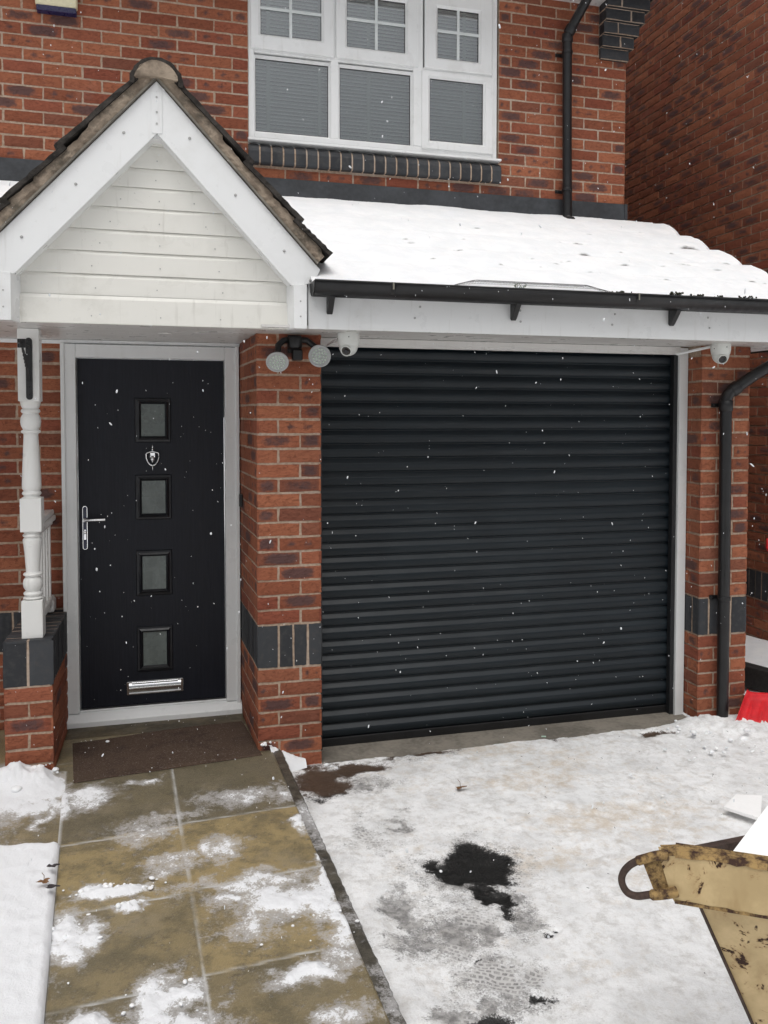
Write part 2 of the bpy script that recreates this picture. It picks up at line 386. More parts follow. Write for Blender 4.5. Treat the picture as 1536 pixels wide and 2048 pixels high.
# ground floor masonry ------------------------------------------------------
B = Bricks(.42)
def front(Bk, x0, W, rows, band, zlow=-11, zhigh=20, H=2.44):
    """front face at y=0. rows(k)->list of joints; band list; courses k>=0 above band, below negative"""
    P = (x0, 0, 0)
    Bk.sheet((x0+.003, 0, -.95), X_, Z_, W-.006, H, .0065, -Y_)
    for k in range(0, zhigh):
        if .075*k+.05 > 1.49: break
        Bk.course(P, X_, Z_, -Y_, rows(k, False), .075*k+.005, .065 if k < 19 else .05)
    for a, b in band: Bk.brick(P, X_, Z_, -Y_, a, b, -.220, -.005, 2)
    for k in range(0, 10): Bk.course(P, X_, Z_, -Y_, rows(k, True), -.225-.075*(k+1)+.005)
SH = [(0, .215), (.225, .3275)]; HS = [(0, .1025), (.1125, .3275)]
front(B, 0, .3275, lambda k, lo: (SH if k % 2 == 0 else HS), [(0, .1025), (.1125, .1775), (.1875, .2525), (.2625, .3275)])
# side of the pier towards the door (x=0, facing -x): a runs from y=0 back
SPL = Vector((-.060, 1, 0)).normalized(); SPN = Vector((-1, -.060, 0)).normalized()
B.sheet((.0045, .003, -.95), SPL, Z_, D-.003, 2.44, 0, SPN)
def side(Bk, x, n, k, lo, hdr_first, zb):
    js = ([(0, .1025)]+runs(.1125, .672, .1075)) if hdr_first else runs(0.0, .672, -.005)
    Bk.course((x, 0, 0), Y_, Z_, n, js, zb)
def side2(k, hdr, zb):
    B.course((0, 0, 0), SPL, Z_, SPN, ([(0, .1025)]+runs(.1125, .672, .1075)) if hdr else runs(0.0, .672, -.005), zb, .065 if k < 19 else .05)
for k in range(20):
    if .075*k+.05 > 1.49: break
    side2(k, k % 2 == 0, .075*k+.005)
for i in range(9): B.brick((0, 0, 0), SPL, Z_, SPN, .075*i, .075*i+.065, -.220, -.005, 2)
for k in range(8): side2(k, k % 2 == 0, -.225-.075*(k+1)+.005)
# garage side of the pier (x=.3275, facing +x)
B.sheet((.3275-.0065, .003, -.95), Y_, Z_, D, 2.44, 0, X_)
for k in range(-10, 20):
    zb = .075*k+.005 if k >= 0 else -.225-.075*(-k)+.005
    if zb > 1.43: break
    side(B, .3275, X_, k, False, (k % 2 != 0) == (k >= 0), zb)
for i in range(9): B.brick((.3275, 0, 0), Y_, Z_, X_, .075*i, .075*i+.065, -.220, -.005, 2)
B.build("brick_pier", house)['label'] = "brick pier between front door and garage"

B = Bricks(.42); RX = 2.565
front(B, RX, .3275, lambda k, lo: (SH if (k % 2 == 1) != lo else HS), [(0, .065), (.075, .140), (.150, .215), (.225, .3275)])
B.sheet((RX+.0065, .003, -.95), Y_, Z_, D, 2.44, 0, -X_); B.sheet((RX+.321, .003, -.95), Y_, Z_, 1.4, 2.42, 0, X_)
for k in range(-10, 20):
    zb = .075*k+.005 if k >= 0 else -.225-.075*(-k)+.005
    if zb > 1.41: break
    odd = (k % 2 == 1) if k >= 0 else (k % 2 != 0)
    side(B, RX, -X_, k, False, odd, zb)
    B.course((RX+.3275, 0, 0), Y_, Z_, X_, runs(0, 1.4, .1 if odd else -.0125), zb)
for i in range(9): B.brick((RX, 0, 0), Y_, Z_, -X_, .075*i, .075*i+.065, -.220, -.005, 2); B.brick((RX+.3275, 0, 0), Y_, Z_, X_, .075*i, .075*i+.065, -.220, -.005, 2)
B.build("brick_pier", house)['label'] = "brick pier at the right of the garage"

# porch back wall left of the door
B = Bricks(.36); B.sheet((-3.2, D, -.95), X_, Z_, 2.212, 2.44, .0065, -Y_)
for k in range(-10, 20):
    zb = .075*k+.005 if k >= 0 else -.225-.075*(-k)+.005
    if zb > 1.43: break
    B.course((0, D, 0), X_, Z_, -Y_, runs(-3.2, -.990, -1.219 if (k % 2 == 0) else -1.219+.1125), zb)
x = -3.2
while x < -1.06: B.brick((0, D, 0), X_, Z_, -Y_, x, x+.065, -.22, -.005, 2); x += .075
B.build("wall", house)['label'] = "brick wall behind the white porch post"

# dwarf wall carrying the porch post
B = Bricks(.42); DX = -1.186
front(B, DX, .215, lambda k, lo: ([(0, .215)] if (k % 2 == 0) == lo else [(0, .1025), (.1125, .215)]), [(-.004, .1025), (.1125, .219)], zhigh=0, H=.945)
B.sheet((DX+.2085, .003, -.95), Y_, Z_, D-.006, .945, 0, X_); B.sheet((DX+.0065, .003, -.95), Y_, Z_, D-.006, .945, 0, -X_)
for xx, n in ((DX+.215, X_), (DX, -X_)):
    for k in range(1, 10): side(B, xx, n, k, True, k % 2 == 0, -.225-.075*k+.005)
    for i in range(9): B.brick((xx, 0, 0), Y_, Z_, n, .075*i, .075*i+.065, -.220, -.003, 2)
B.sheet((DX+.003, .003, 0), X_, Y_, .209, D-.006, .006, Z_)
for i in range(9):
    B.brick((DX, 0, 0), X_, Y_, Z_, .0, .1025, .075*i, .075*i+.065, 2); B.brick((DX, 0, 0), X_, Y_, Z_, .1125, .215, .075*i, .075*i+.065, 2)
B.build("dwarf_wall", house)['label'] = "low brick wall capped in dark blue bricks under the porch post"

# ------------------------------------------------------------------ soffits, fascia, porch gable
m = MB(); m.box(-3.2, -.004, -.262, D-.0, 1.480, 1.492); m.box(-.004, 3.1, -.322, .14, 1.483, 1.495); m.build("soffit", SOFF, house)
m = MB(); m.box(-.99, -.005, .63, D, 1.462, 1.479); m.box(-3.2, -.99, .655, D-.008, 1.458, 1.479); m.build("trim", UPVC, house, bevel=.003)
m = MB(); m.box(.212, 3.12, -.340, -.322, 1.478, 1.700); m.box(-3.2, -1.14, -.340, -.322, 1.478, 1.700)
for i, x in enumerate((.75, 1.28, 1.81, 2.36)):
    for z in (1.60, 1.545): m.lathe([(.006, 0), (.006, .003), (.003, .004)], (x+random.uniform(-.02,.02), -.3405, z), 8, 1, -Y_)
m.build("fascia", [UPVC, SCREW], house, bevel=.002)
# lower gable: boards of the infill
GX = -.463; gable = MB(); gable.prism([(GX-.58, 1.482), (GX+.58, 1.482), (GX+.58, 1.6), (GX, 2.25), (GX-.58, 1.6)], 'y', -.20, -.18)
gp = gable.build("porch_gable", CLAD, house)
SL = 1.09
zb = [1.478, 1.604, 1.702, 1.805, 1.903, 2.006, 2.099, 2.186, 2.288, 2.40]
m = MB()
for i in range(len(zb)-1):
    z0, z1 = zb[i], zb[i+1]
    h0 = min(.592, (2.345-z0)/SL+.03); h1 = max(.02, min(.592, (2.345-z1)/SL+.03)); y0 = -.268 if i else -.282; 
    zt = z1-.001 if i else z1
    m.add([(GX-h0, y0-.002, z0), (GX+h0, y0-.002, z0), (GX+h0, y0-.003, z0+.004), (GX-h0, y0-.003, z0+.004), (GX-h1, y0, zt-.016), (GX+h1, y0, zt-.016), (GX-h1, y0+.006, zt), (GX+h1, y0+.006, zt), (GX-h0, y0+.02, z0), (GX+h0, y0+.02, z0)],
          [(0,1,2,3), (3,2,5,4), (4,5,7,6), (8,9,1,0)])
    for q in (-.9, -.45, 0, .45, .9):
        if abs(q)*h0 < h0-.06 and (h0 > .3 or q == 0): m.lathe([(.0032, 0), (.0032, .0018)], (GX+q*.62*min(1, h0/.59)+random.uniform(-.01,.01), y0-.0035, z0+.035), 7, 1, -Y_)
m.build("cladding", [CLAD, SCREW], gp)
# barge boards
YB = -.36
for s in (-1, 1):
    m = MB(); P = [(GX+s*.0, 2.547), (GX+s*.724, 1.757), (GX+s*.724, 1.680), (GX+s*.601, 1.668), (GX+s*.601, 1.660), (GX+s*.0, 2.312)]
    P = [(GX+s*.001, 2.547), (GX+s*.728, 2.547-SL*.728), (GX+s*.700, 1.690), (GX+s*.601, 1.672), (GX+s*.586, 1.680), (GX+s*.001, 2.318)]
    if s < 0: P = P[::-1]
    m.prism(P, 'y', YB, YB+.022)
    # return (underside) board
    dv = Vector((s*.6, 0, -.6*SL)).normalized(); nv = Vector((-s*SL, 0, -1)).normalized()
    m.add([(GX+s*.001, YB+.022, 2.318), (GX+s*.59, YB+.022, 2.318-SL*.589), (GX+s*.59, -.262, 2.318-SL*.589), (GX+s*.001, -.262, 2.318)], [(0,1,2,3)])
    for t in (.14, .34, .56, .68):
        m.lathe([(.0068, 0), (.0068, .003), (.003, .005)], (GX+s*t, YB-.0005, 2.547-SL*t-.105+.02*(t < .2)), 10, 1, -Y_)
    m.build("bargeboard", [UPVC, SCREW], gp, bevel=.002)
m = MB(); m.add([(GX+a, y, z) for y in (YB-.004, YB+.004) for a, z in ((-.023, 2.50), (.023, 2.50), (.023, 2.318), (-.023, 2.318))], [(0,1,2,3), (0,4,5,1), (1,5,6,2), (2,6,7,3), (3,7,4,0)])
m.add([(GX, YB-.004, 2.545), (GX-.023, YB-.004, 2.50), (GX+.023, YB-.004, 2.50)], [(0,1,2)])
for z in (2.475, 2.41, 2.36): m.lathe([(.005, 0), (.005, .002)], (GX, YB-.0045, z), 8, 1, -Y_)
m.box(GX-.03, GX+.03, YB+.023, -.262, 2.300, 2.318)
m.build("joint_cover", [UPVC, SCREW], gp, bevel=.0015)
for s in (-1, 1):
    m = MB(); xa, xb = GX+s*.603, GX+s*.662
    m.prism([(xa, YB-.02), (xb, YB-.02), (xb, -.30), (xa-s*.022, -.27)] if s > 0 else [(xb, YB-.02), (xa, YB-.02), (xa-s*.022, -.27), (xb, -.30)], 'z', 1.474, 1.678)
    for z in (1.53, 1.60): m.lathe([(.004, 0), (.004, .002)], ((xa+xb)/2, YB-.0205, z), 8, 1, -Y_)
    m.build("box_end", [UPVC, SCREW], gp, bevel=.0025)
# porch roof : tiles, mortar bedding, ridge
YR0 = YB-.028; cx_ = 1/math.sqrt(1+SL*SL)
for s in (-1, 1):
    d = Vector((s*cx_, 0, -SL*cx_)); nn = Vector((s*SL*cx_, 0, cx_))
    ap = Vector((GX, 0, 2.553)); L = .715/cx_
    m = MB(); m.obox(ap+d*(L/2)+nn*.004+Y_*(YB+.08), d, Y_, nn, L/2-.003, .10, .004); m.build("undercloak", CONC, gp)
    # irregular mortar bed
    m = MB(); N = 60; V = []
    for i in range(N+1):
        t = i/N*(L-.01)+.002; j = random.uniform(-.003, .003); st = min(3, int((t-.02)/.333))
        th = .046+.006*math.sin(t*9)+j+.012*((t-.02) % .333)/.333
        for (a, b) in ((YB-.012+random.uniform(-.003,.003), .0085), (YB-.017+random.uniform(-.003,.003), th*.5), (YB-.010+random.uniform(-.004,.004), th+.004), (YB+.10, th+.004), (YB+.10, .0085)):
            p = ap+d*t+nn*b; V.append((p.x, a, p.z))
    m.add(V, [(i*5+k_, i*5+k_+1, (i+1)*5+k_+1, (i+1)*5+k_) for i in range(N) for k_ in range(4)], 0, False)
    e = N*5; m.F.append(tuple(e+q for q in range(5))); m.I.append(0); m.S.append(False)
    m.build("verge_bedding", VERGE, gp)
    m = MB()
    for (t0, t1) in ((.0, .53), (.50, .865), (.835, L+.006)):
        V = []; nn_ = 14
        for i in range(nn_+1):
            t = t0+(t1-t0)*i/nn_; lo = .046+.022*(i/nn_); hi = lo+.020+random.uniform(-.003, .003)
            for y, b in ((YR0+random.uniform(-.003,.003), lo), (YR0+random.uniform(-.003,.003), hi), (U, hi), (U, lo)):
                p = ap+d*t+nn*b; V.append((p.x, y, p.z))
        m.add(V, [(i*4+k_, i*4+(k_+1) % 4, (i+1)*4+(k_+1) % 4, (i+1)*4+k_) for i in range(nn_) for k_ in range(4)]+[(0,1,2,3), tuple(nn_*4+q for q in (3,2,1,0))])
    m.build("roof_tiles", TILE, gp)
m = MB(); V = []; Nr = 18
for y, rr in ((YR0-.012, .113), (YR0-.012, .094), (U, .094), (U, .113)):
    for i in range(Nr+1):
        t = math.pi*(1.06*i/Nr-.03); r_ = rr+random.uniform(-.003, .003); V.append((GX+math.cos(t)*r_, y+random.uniform(-.002,.002), 2.525+math.sin(t)*r_*.98))
n1 = Nr+1
m.add(V, [(k_*n1+i, k_*n1+i+1, ((k_+1) % 4)*n1+i+1, ((k_+1) % 4)*n1+i) for k_ in range(4) for i in range(Nr)])
m.build("ridge_tile", TILE, gp)
m = MB(); pts = [(GX+math.cos(math.pi*i/16)*.098*random.uniform(.93, 1), 2.525+math.sin(math.pi*i/16)*.096) for i in range(17)]
pts = [(GX+.085, 2.54)]+pts[1:-1]+[(GX-.085, 2.54), (GX, 2.553)]
V = [(x, YR0-.016+random.uniform(-.004,.004), z) for x, z in pts]+[(x, YB+.06, z) for x, z in pts]; n = len(pts)
m.add(V, [tuple(range(n))]+[(i, (i+1) % n, n+(i+1) % n, n+i) for i in range(n)]); m.build("ridge_bedding", VERGE, gp)

# ------------------------------------------------------------------ lean-to roof and its snow
RS = (2.44-1.655)/(U+.36)
m = MB()
for xa_, xb_ in ((-3.2, -1.15), (.225, 3.075)): m.prism([(-.40, 1.655-.03), (-.40, 1.655-.012), (U, 2.43), (U, 2.40)], 'x', xa_, xb_)
for i in range(5):
    y0 = -.41+.335*i; z0 = 1.655+RS*(y0+.36)
    m.prism([(y0, z0-.012), (y0, z0+.012), (min(y0+.36, U), z0+.012+RS*(min(y0+.36, U)-y0)-.016), (min(y0+.36, U), z0-.012+RS*(min(y0+.36, U)-y0)-.016)], 'x', .22, 3.105)
    m.prism([(y0, z0-.012), (y0, z0+.012), (min(y0+.36, U), z0+.012+RS*(min(y0+.36, U)-y0)-.016), (min(y0+.36, U), z0-.012+RS*(min(y0+.36, U)-y0)-.016)], 'x', -3.2, -1.145)
m.prism([(.0, 1.80), (.0, 1.815), (U, 2.43), (U, 2.41)], 'x', -1.149, .224)
m.box(3.06, 3.075, -.3, U, 1.46, 1.66); 
m.build("lean_to_roof", TILE, house)
m = MB(); m.prism([(-.33, 1.47), (-.33, 1.63), (U, 2.40), (U, 1.47)], 'x', 2.898, 3.06); m.build("verge_infill", UPVC, house)

def roof_snow(name, xa, xb, nx, label, left=False):
    ny = 190; x = np.linspace(xa, xb, nx); y = np.linspace(-.418, U-.018, ny); Xg, Yg = np.meshgrid(x, y, indexing='ij')
    base = 1.655+RS*(Yg+.36)+.012
    f = ((Yg+.41) % .335)/.335; crs = np.floor((Yg+.41)/.335)
    th = .043+.016*ns2(Xg, Yg, 1.6, 3)+.010*ns2(Xg, Yg, 7, 4)+.0035*ns2(Xg, Yg, 45, 14)
    th = th-.005*np.exp(-((f-.02)/.16)**2)+.005*np.sin(f*math.pi)
    th += .004*np.sin(Xg*2*math.pi/.30)*np.clip(1-(Yg+.41)/1.6, .25, 1)
    th *= .62+.38*np.clip((Yg+.418)/.05, 0, 1)**.5
    if not left:
        # verge side: snow retreats in a scallop on every course
        edge = 3.115-.10*(1-f)**2.2*(.6+.8*ns2(Yg, Yg*0, 3, 6))+.03*ns2(Yg, Yg*0, 9, 5)
        over = Xg-edge; th = np.where(over > -.05, th*np.sqrt(np.clip(-over/.05, 0, 1)), th)
        Zs = base+th; Xg = np.minimum(Xg, edge); Zs = np.where(over >= 0, base-.02, Zs)
    else: Zs = base+th*.5
    r = np.random.RandomState(5); pit_shade = np.zeros_like(Xg)  # mask for the painted shade in the dents
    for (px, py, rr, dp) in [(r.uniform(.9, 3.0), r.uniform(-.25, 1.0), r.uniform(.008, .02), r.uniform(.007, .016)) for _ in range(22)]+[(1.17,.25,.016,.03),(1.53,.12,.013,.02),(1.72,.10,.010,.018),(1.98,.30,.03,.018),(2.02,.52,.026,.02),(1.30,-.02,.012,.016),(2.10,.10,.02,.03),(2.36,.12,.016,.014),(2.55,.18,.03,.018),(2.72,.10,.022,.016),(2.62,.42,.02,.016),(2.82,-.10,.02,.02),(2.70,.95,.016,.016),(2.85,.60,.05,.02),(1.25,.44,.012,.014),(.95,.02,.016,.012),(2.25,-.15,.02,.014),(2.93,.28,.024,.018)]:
        px += r.uniform(-.02, .02); Zs -= dp*np.exp(-((Xg-px)/(rr*1.7))**2-((Yg-py)/(rr*.6))**2); pit_shade = np.maximum(pit_shade, dp*42*np.exp(-((Xg-px)/(rr*1.3))**2-((Yg-py)/(rr*.8))**2)*(.3+ns2(Xg, Yg, 50, 91)))
    # eaves nose
    V = np.stack([Xg, Yg, Zs], -1).reshape(-1, 3).tolist()
    Fc = [(i*ny+j, (i+1)*ny+j, (i+1)*ny+j+1, i*ny+j+1) for i in range(nx-1) for j in range(ny-1)]
    n0 = len(V)
    for i in range(nx): V.append((Xg[i, 0], -.408, base[i, 0]-.016))
    Fc += [(i*ny, n0+i, n0+i+1, (i+1)*ny) for i in range(nx-1)]
    cc_ = np.zeros((len(V), 4)); cc_[:pit_shade.size, 0] = np.clip(pit_shade.reshape(-1), 0, 1); cc_[:, 3] = 1
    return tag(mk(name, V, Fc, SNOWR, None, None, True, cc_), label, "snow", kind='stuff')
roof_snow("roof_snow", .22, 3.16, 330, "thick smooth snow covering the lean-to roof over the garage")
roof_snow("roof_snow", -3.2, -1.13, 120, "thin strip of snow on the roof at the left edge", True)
# snow on the porch roof slopes, set back from the verge
for s in (-1, 1):
    V = []; Fc = []; d = Vector((s*cx_, 0, -SL*cx_)); nn = Vector((s*SL*cx_, 0, cx_)); ap = Vector((GX, 0, 2.553)); ni, nj = 30, 60
    for i in range(ni+1):
        for j in range(nj+1):
            t = .14+(.93)*i/ni; y = YR0+.22+(U-YR0-.24)*j/nj; e = min(i, ni-i, 4*min(j, 3))/4
            p = ap+d*t+nn*(.06+.045*min(1, e)**.5+random.uniform(0, .002)); V.append((p.x, y, p.z))
    Fc = [(i*(nj+1)+j, (i+1)*(nj+1)+j, (i+1)*(nj+1)+j+1, i*(nj+1)+j+1) for i in range(ni) for j in range(nj)]
    tag(mk("roof_snow", V, Fc, SNOW, None, None, True), "snow lying on the %s slope of the porch roof" % ("left" if s < 0 else "right"), "snow", kind='stuff')

# ------------------------------------------------------------------ gutters and downpipes
def gutter(xa, xb, parent):
    m = MB(); V = []; r_ = .066; yc, zc = -.342-r_, 1.688; n = 14
    for x in (xa, xb):
        for rr in (r_, r_-.004):
            for i in range(n+1):
                t = math.pi+math.pi*i/n; V.append((x, yc+math.cos(t)*rr, zc+math.sin(t)*rr*1.02))
    k_ = n+1; Fc = []
    for i in range(n):
        Fc += [(i, 2*k_+i, 2*k_+i+1, i+1), (k_+i, k_+i+1, 3*k_+i+1, 3*k_+i), (i, i+1, k_+i+1, k_+i), (2*k_+i, 3*k_+i, 3*k_+i+1, 2*k_+i+1)]
    Fc += [(0, k_, 3*k_, 2*k_), (n, 2*k_+n, 3*k_+n, k_+n)]
    m.add(V, Fc, 0, True); m.tube([(xa, yc-r_+.001, zc), (xb, yc-r_+.001, zc)], .0045, 8)
    for x in (xa, xb):
        m.add([(x+e, yc+math.cos(math.pi+math.pi*i/n)*r_, zc+math.sin(math.pi+math.pi*i/n)*r_*1.02) for e in (-.003, .003) for i in range(n+1)], [tuple(range(n+1)), tuple(range(2*n+1, n, -1))]+[(i, i+n+1, i+n+2, i+1) for i in range(n)])
    g = m.build("gutter", BLACKP, parent)
    return g, yc, zc, r_
g, yc, zc, gr = gutter(.222, 3.13, house)
GREYCLIP = plain("clip_metal", (.22, .21, .17), .5)
for x in (.59, 1.872, 2.9):
    m = MB(); V = [(x+e, yc+math.cos(math.pi+math.pi*i/14)*(gr+.004), zc+.004+math.sin(math.pi+math.pi*i/14)*(gr+.004)) for e in (-.009, .009) for i in range(15)]
    m.add(V, [(i, 15+i, 16+i, i+1) for i in range(14)], 0, True); m.add([(x-.004, yc-gr-.006, zc-.03), (x+.004, yc-gr-.006, zc-.03), (x+.004, yc-gr-.0055, zc+.004), (x-.004, yc-gr-.0055, zc+.004)], [(0,1,2,3)], 1)
    m.build("union_clip", [BLACKP, GREYCLIP], g)
for x in (.311, 1.241, 2.138, 3.0):
    m = MB(); m.prism([(-.340, 1.556), (-.352, 1.546), (-.366, 1.556), (-.425, 1.618), (-.425, 1.64), (-.340, 1.64)], 'x', x-.014, x+.014); m.build("gutter_bracket", BLACKP, g, bevel=.004)
gutter(-3.2, -1.155, house)

def pipe(name, pts, r_, brs, wally, label=None, xdir=-1):
    m = MB(); m.tube(pts, r_, 20); p = m.build(name, BLACKP, house)
    for (x, y, z, hh) in brs:
        q = MB(); q.lathe([(r_+.001, -hh/2), (r_+.005, -hh/2+.001), (r_+.005, hh/2-.001), (r_+.001, hh/2)], (x, y, z), 20)
        q.box(x-.062, x+.01, wally-.012, wally-.001, z-.011, z+.011); q.box(x-.018, x+.018, y, wally-.001, z-.010, z+.010); q.ball((x-.052, wally-.014, z), .006, 8)
        q.build("pipe_clip", BLACKP, p, bevel=.001)
    return p
def bend(a, b, c, n=5, k=.05):
    a, b, c = Vector(a), Vector(b), Vector(c); p = b+(a-b).normalized()*k; q = b+(c-b).normalized()*k
    return [p*(1-t)**2+b*2*t*(1-t)+q*t*t for t in [i/n for i in range(n+1)]]
up_ = pipe("downpipe", [(2.296, U-.07, 2.448), (2.288, U-.07, 3.0)]+bend((2.288, U-.07, 3.0), (2.282, U-.07, 3.74), (2.40, U-.15, 3.98), 6)+[(2.40, U-.15, 3.98), (2.52, U-.23, 4.12)], .033, [(2.284, U-.07, 3.62, .02), (2.291, U-.07, 2.665, .02)], U)
m = MB(); m.lathe([(.034, 0), (.0385, .004), (.0385, .055), (.034, .06)], (2.283, U-.07, 3.690), 20); m.lathe([(.036, -.03), (.040, -.02), (.040, .02), (.036, .03)], (2.30, U-.082, 3.775), 20, 0, Vector((.12, -.08, .24))); m.build("pipe_socket", BLACKP, up_)
m = MB(); m.tube([(2.296, U-.07, 2.47), (2.296, U-.078, 2.455), (2.30, U-.12, 2.435)], .036, 16); m.build("pipe_shoe", BLACKP, up_)
lp = pipe("downpipe", [(2.700, -.055, -.735), (2.694, -.055, .5)]+bend((2.694, -.055, .5), (2.689, -.055, 1.195), (3.02, -.10, 1.42), 8, .045)+[(2.86, -.08, 1.311), (3.02, -.16, 1.42), (3.05, -.25, 1.47)]+[(3.05, -.40, 1.60)], .034, [(2.689, -.055, 1.135, .03), (2.696, -.055, .004, .025)], 0)
m = MB(); m.lathe([(.035, 0), (.0395, .004), (.0395, .06), (.035, .064)], (2.690, -.055, 1.10), 20); m.lathe([(.036, -.028), (.0405, -.02), (.0405, .02), (.036, .028)], (2.742, -.062, 1.230), 20, 0, Vector((.331, -.045, .225))); m.build("pipe_socket", BLACKP, lp)

# ------------------------------------------------------------------ upper window
win = MB(); YF0, YF1 = U+.012, U+.08
def frame_rect(m, x0, x1, z0, z1, t, y0, y1, mi=0):
    m.box(x0, x0+t, y0, y1, z0, z1, mi); m.box(x1-t, x1, y0, y1, z0, z1, mi); m.box(x0+t, x1-t, y0, y1, z0, z0+t, mi); m.box(x0+t, x1-t, y0, y1, z1-t, z1, mi)
WT = 3.985
ofr = MB(); ofr.box(.080, .118, YF0, YF1, 2.868, WT); ofr.box(1.752, 1.790, YF0, YF1, 2.868, WT); ofr.box(.118, 1.752, YF0, YF1, 2.868, 2.905); ofr.box(.118, 1.752, YF0, YF1, WT-.04, WT)
ofr.box(.118, 1.226, YF0+.001, YF1, 3.412, 3.438); ofr.box(.618, .670, YF0+.002, YF1, 2.905, WT-.04)
ofr.box(1.184, 1.252, YF0-.001, YF1, 2.905, WT-.04); ofr.box(1.252, 1.752, YF0+.001, YF1, 3.405, 3.440)
wn = ofr.build("window", UPVC, house, bevel=.005, seg=3)
m = MB(); m.prism([(U-.045, 2.836), (U-.045, 2.850), (U+.012, 2.868), (U+.08, 2.868), (U+.08, 2.836)], 'x', .074, 1.806); m.build("sill", UPVC, wn, bevel=.003)
def sash(x0, x1, z0, z1, t, gx0, gx1, gz0, gz1, proud, cross):
    m = MB(); yo = YF0-proud
    def quadframe(a, b, ya, yb):
        (ax0, ax1, az0, az1), (bx0, bx1, bz0, bz1) = a, b
        V = [(ax0, ya, az0), (ax1, ya, az0), (ax1, ya, az1), (ax0, ya, az1), (bx0, yb, bz0), (bx1, yb, bz0), (bx1, yb, bz1), (bx0, yb, bz1)]
        m.add(V, [(i, (i+1) % 4, 4+(i+1) % 4, 4+i) for i in range(4)])
    o = (x0, x1, z0, z1); i1 = (gx0-.016, gx1+.016, gz0-.016, gz1+.016); i2 = (gx0, gx1, gz0, gz1)
    quadframe(o, o, YF0+.04, yo+.004); quadframe(o, (x0+.004, x1-.004, z0+.004, z1-.004), yo+.004, yo); quadframe((x0+.004, x1-.004, z0+.004, z1-.004), i1, yo, yo)
    quadframe(i1, i2, yo, yo+.016); quadframe(i2, i2, yo+.016, yo+.03)
    s_ = m.build("sash", UPVC, wn)
    q = MB(); t2 = .004; frame_rect(q, gx0-.001, gx1+.001, gz0-.001, gz1+.001, t2, yo+.017, yo+.022); q.build("gasket", GASKET, s_)
    q = MB(); q.box(gx0, gx1, yo+.022, yo+.026, gz0, gz1); q.build("pane", GLASS, s_)
    if cross:
        q = MB(); cx, cz = (gx0+gx1)/2+cross[0], cross[1]; q.box(cx-.010, cx+.010, yo+.012, yo+.020, gz0, gz1); q.box(gx0, gx1, yo+.0125, yo+.0195, cz-.010, cz+.010); q.build("glazing_bar", GBAR, s_, bevel=.002)
    return s_
sash(.119, .617, 2.893, 3.404, .03, .128, .605, 2.918, 3.384, -.012, None)
sash(.671, 1.183, 2.893, 3.404, .03, .683, 1.170, 2.914, 3.384, -.012, None)
sash(1.240, 1.760, 2.892, 3.415, .05, 1.303, 1.687, 2.952, 3.370, .012, None)
sash(.096, .640, 3.432, 3.955, .06, .161, .556, 3.532, 3.850, .013, (-.004, 3.700))
sash(.652, 1.214, 3.432, 3.955, .06, .727, 1.127, 3.518, 3.850, .013, (0, 3.700))
sash(1.262, 1.748, 3.432, 3.955, .06, 1.356, 1.652, 3.514, 3.848, .013, (0, 3.696))
# room behind and venetian blinds
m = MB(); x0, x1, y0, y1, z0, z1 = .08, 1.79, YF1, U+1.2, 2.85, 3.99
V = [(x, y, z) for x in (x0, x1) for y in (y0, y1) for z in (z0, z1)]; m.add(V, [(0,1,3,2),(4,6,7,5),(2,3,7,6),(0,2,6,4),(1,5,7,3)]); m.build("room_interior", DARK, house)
blds = []
for n, (bx0, bx1, tapes, lab) in enumerate([(.100, .652, (.215, .555), "white slatted blind behind the left third of the window"), (.662, 1.205, (.890,), "white slatted blind behind the middle third of the window"), (1.262, 1.765, (1.572,), "white slatted blind behind the narrower right casement")]):
    e = empty("venetian_blind", ((bx0+bx1)/2, U+.13, 2.87)); tag(e, lab, "blind", "venetian blinds in the first floor window")
    m = MB(); z = 2.885
    while z < 3.97:
        yb = U+.102; dz = random.uniform(-.0015, .0015); sag = random.uniform(-.001, .001)
        V = []
        for x in (bx0, bx1):
            for (dy, dd) in ((-.0125, -.0110), (-.004, -.0005), (.006, .0080), (.013, .0125)):
                V.append((x, yb+dy, z+dz+dd+(sag if x == bx0 else 0)))
        m.add(V, [(i, i+4, i+5, i+1) for i in range(3)], 0, True)
        m.add([(x, yb+dy, z+dz+dd) for x in (bx0, bx1) for dy, dd in ((-.0145, -.0175), (-.0145, -.0095), (-.0125, -.0095), (-.0125, -.0175))], [(0,4,5,1), (3,2,6,7), (0,3,7,4)], 1)  # front strip of each slat carries the painted highlight line
        z += .0235
    m.build("slats", [BLIND, SLATGLINT], e)
    for tx in tapes:
        q = MB(); q.box(tx-.012, tx+.012, U+.0825, U+.084, 2.87, 3.97); q.build("ladder_tape", TAPE, e)

# ------------------------------------------------------------------ front door
fr = MB(); yf = .612
fr.box(-.986, -.913, yf, D+.03, -.575, 1.455); fr.box(-.121, -.046, yf, D+.03, -.575, 1.455); fr.box(-.913, -.121, yf, D+.03, 1.383, 1.455)
fr.box(-.989, -.968, yf-.010, yf+.03, -.60, 1.459); fr.box(-.062, -.041, yf-.010, yf+.03, -.60, 1.459)
dfr = fr.build("door_frame", FRAME, house, bevel=.004, seg=3)
m = MB(); m.prism([(.565, -.640), (.565, -.610), (.605, -.585), (.625, -.577), (.700, -.577), (.700, -.640)], 'x', -.992, -.036); m.box(-.913, -.121, .632, .70, -.577, -.566); m.build("cill", FRAME, dfr, bevel=.003)
m = MB(); m.box(-.911, -.123, .640, .645, -.565, -.560); m.build("weather_seal", GASKET, dfr)
dl = MB(); dl.box(-.908, -.126, .648, .690, -.560, 1.378); door = dl.build("front_door", DOOR, house, bevel=.002); door['label'] = "dark anthracite front door with four small frosted panes"
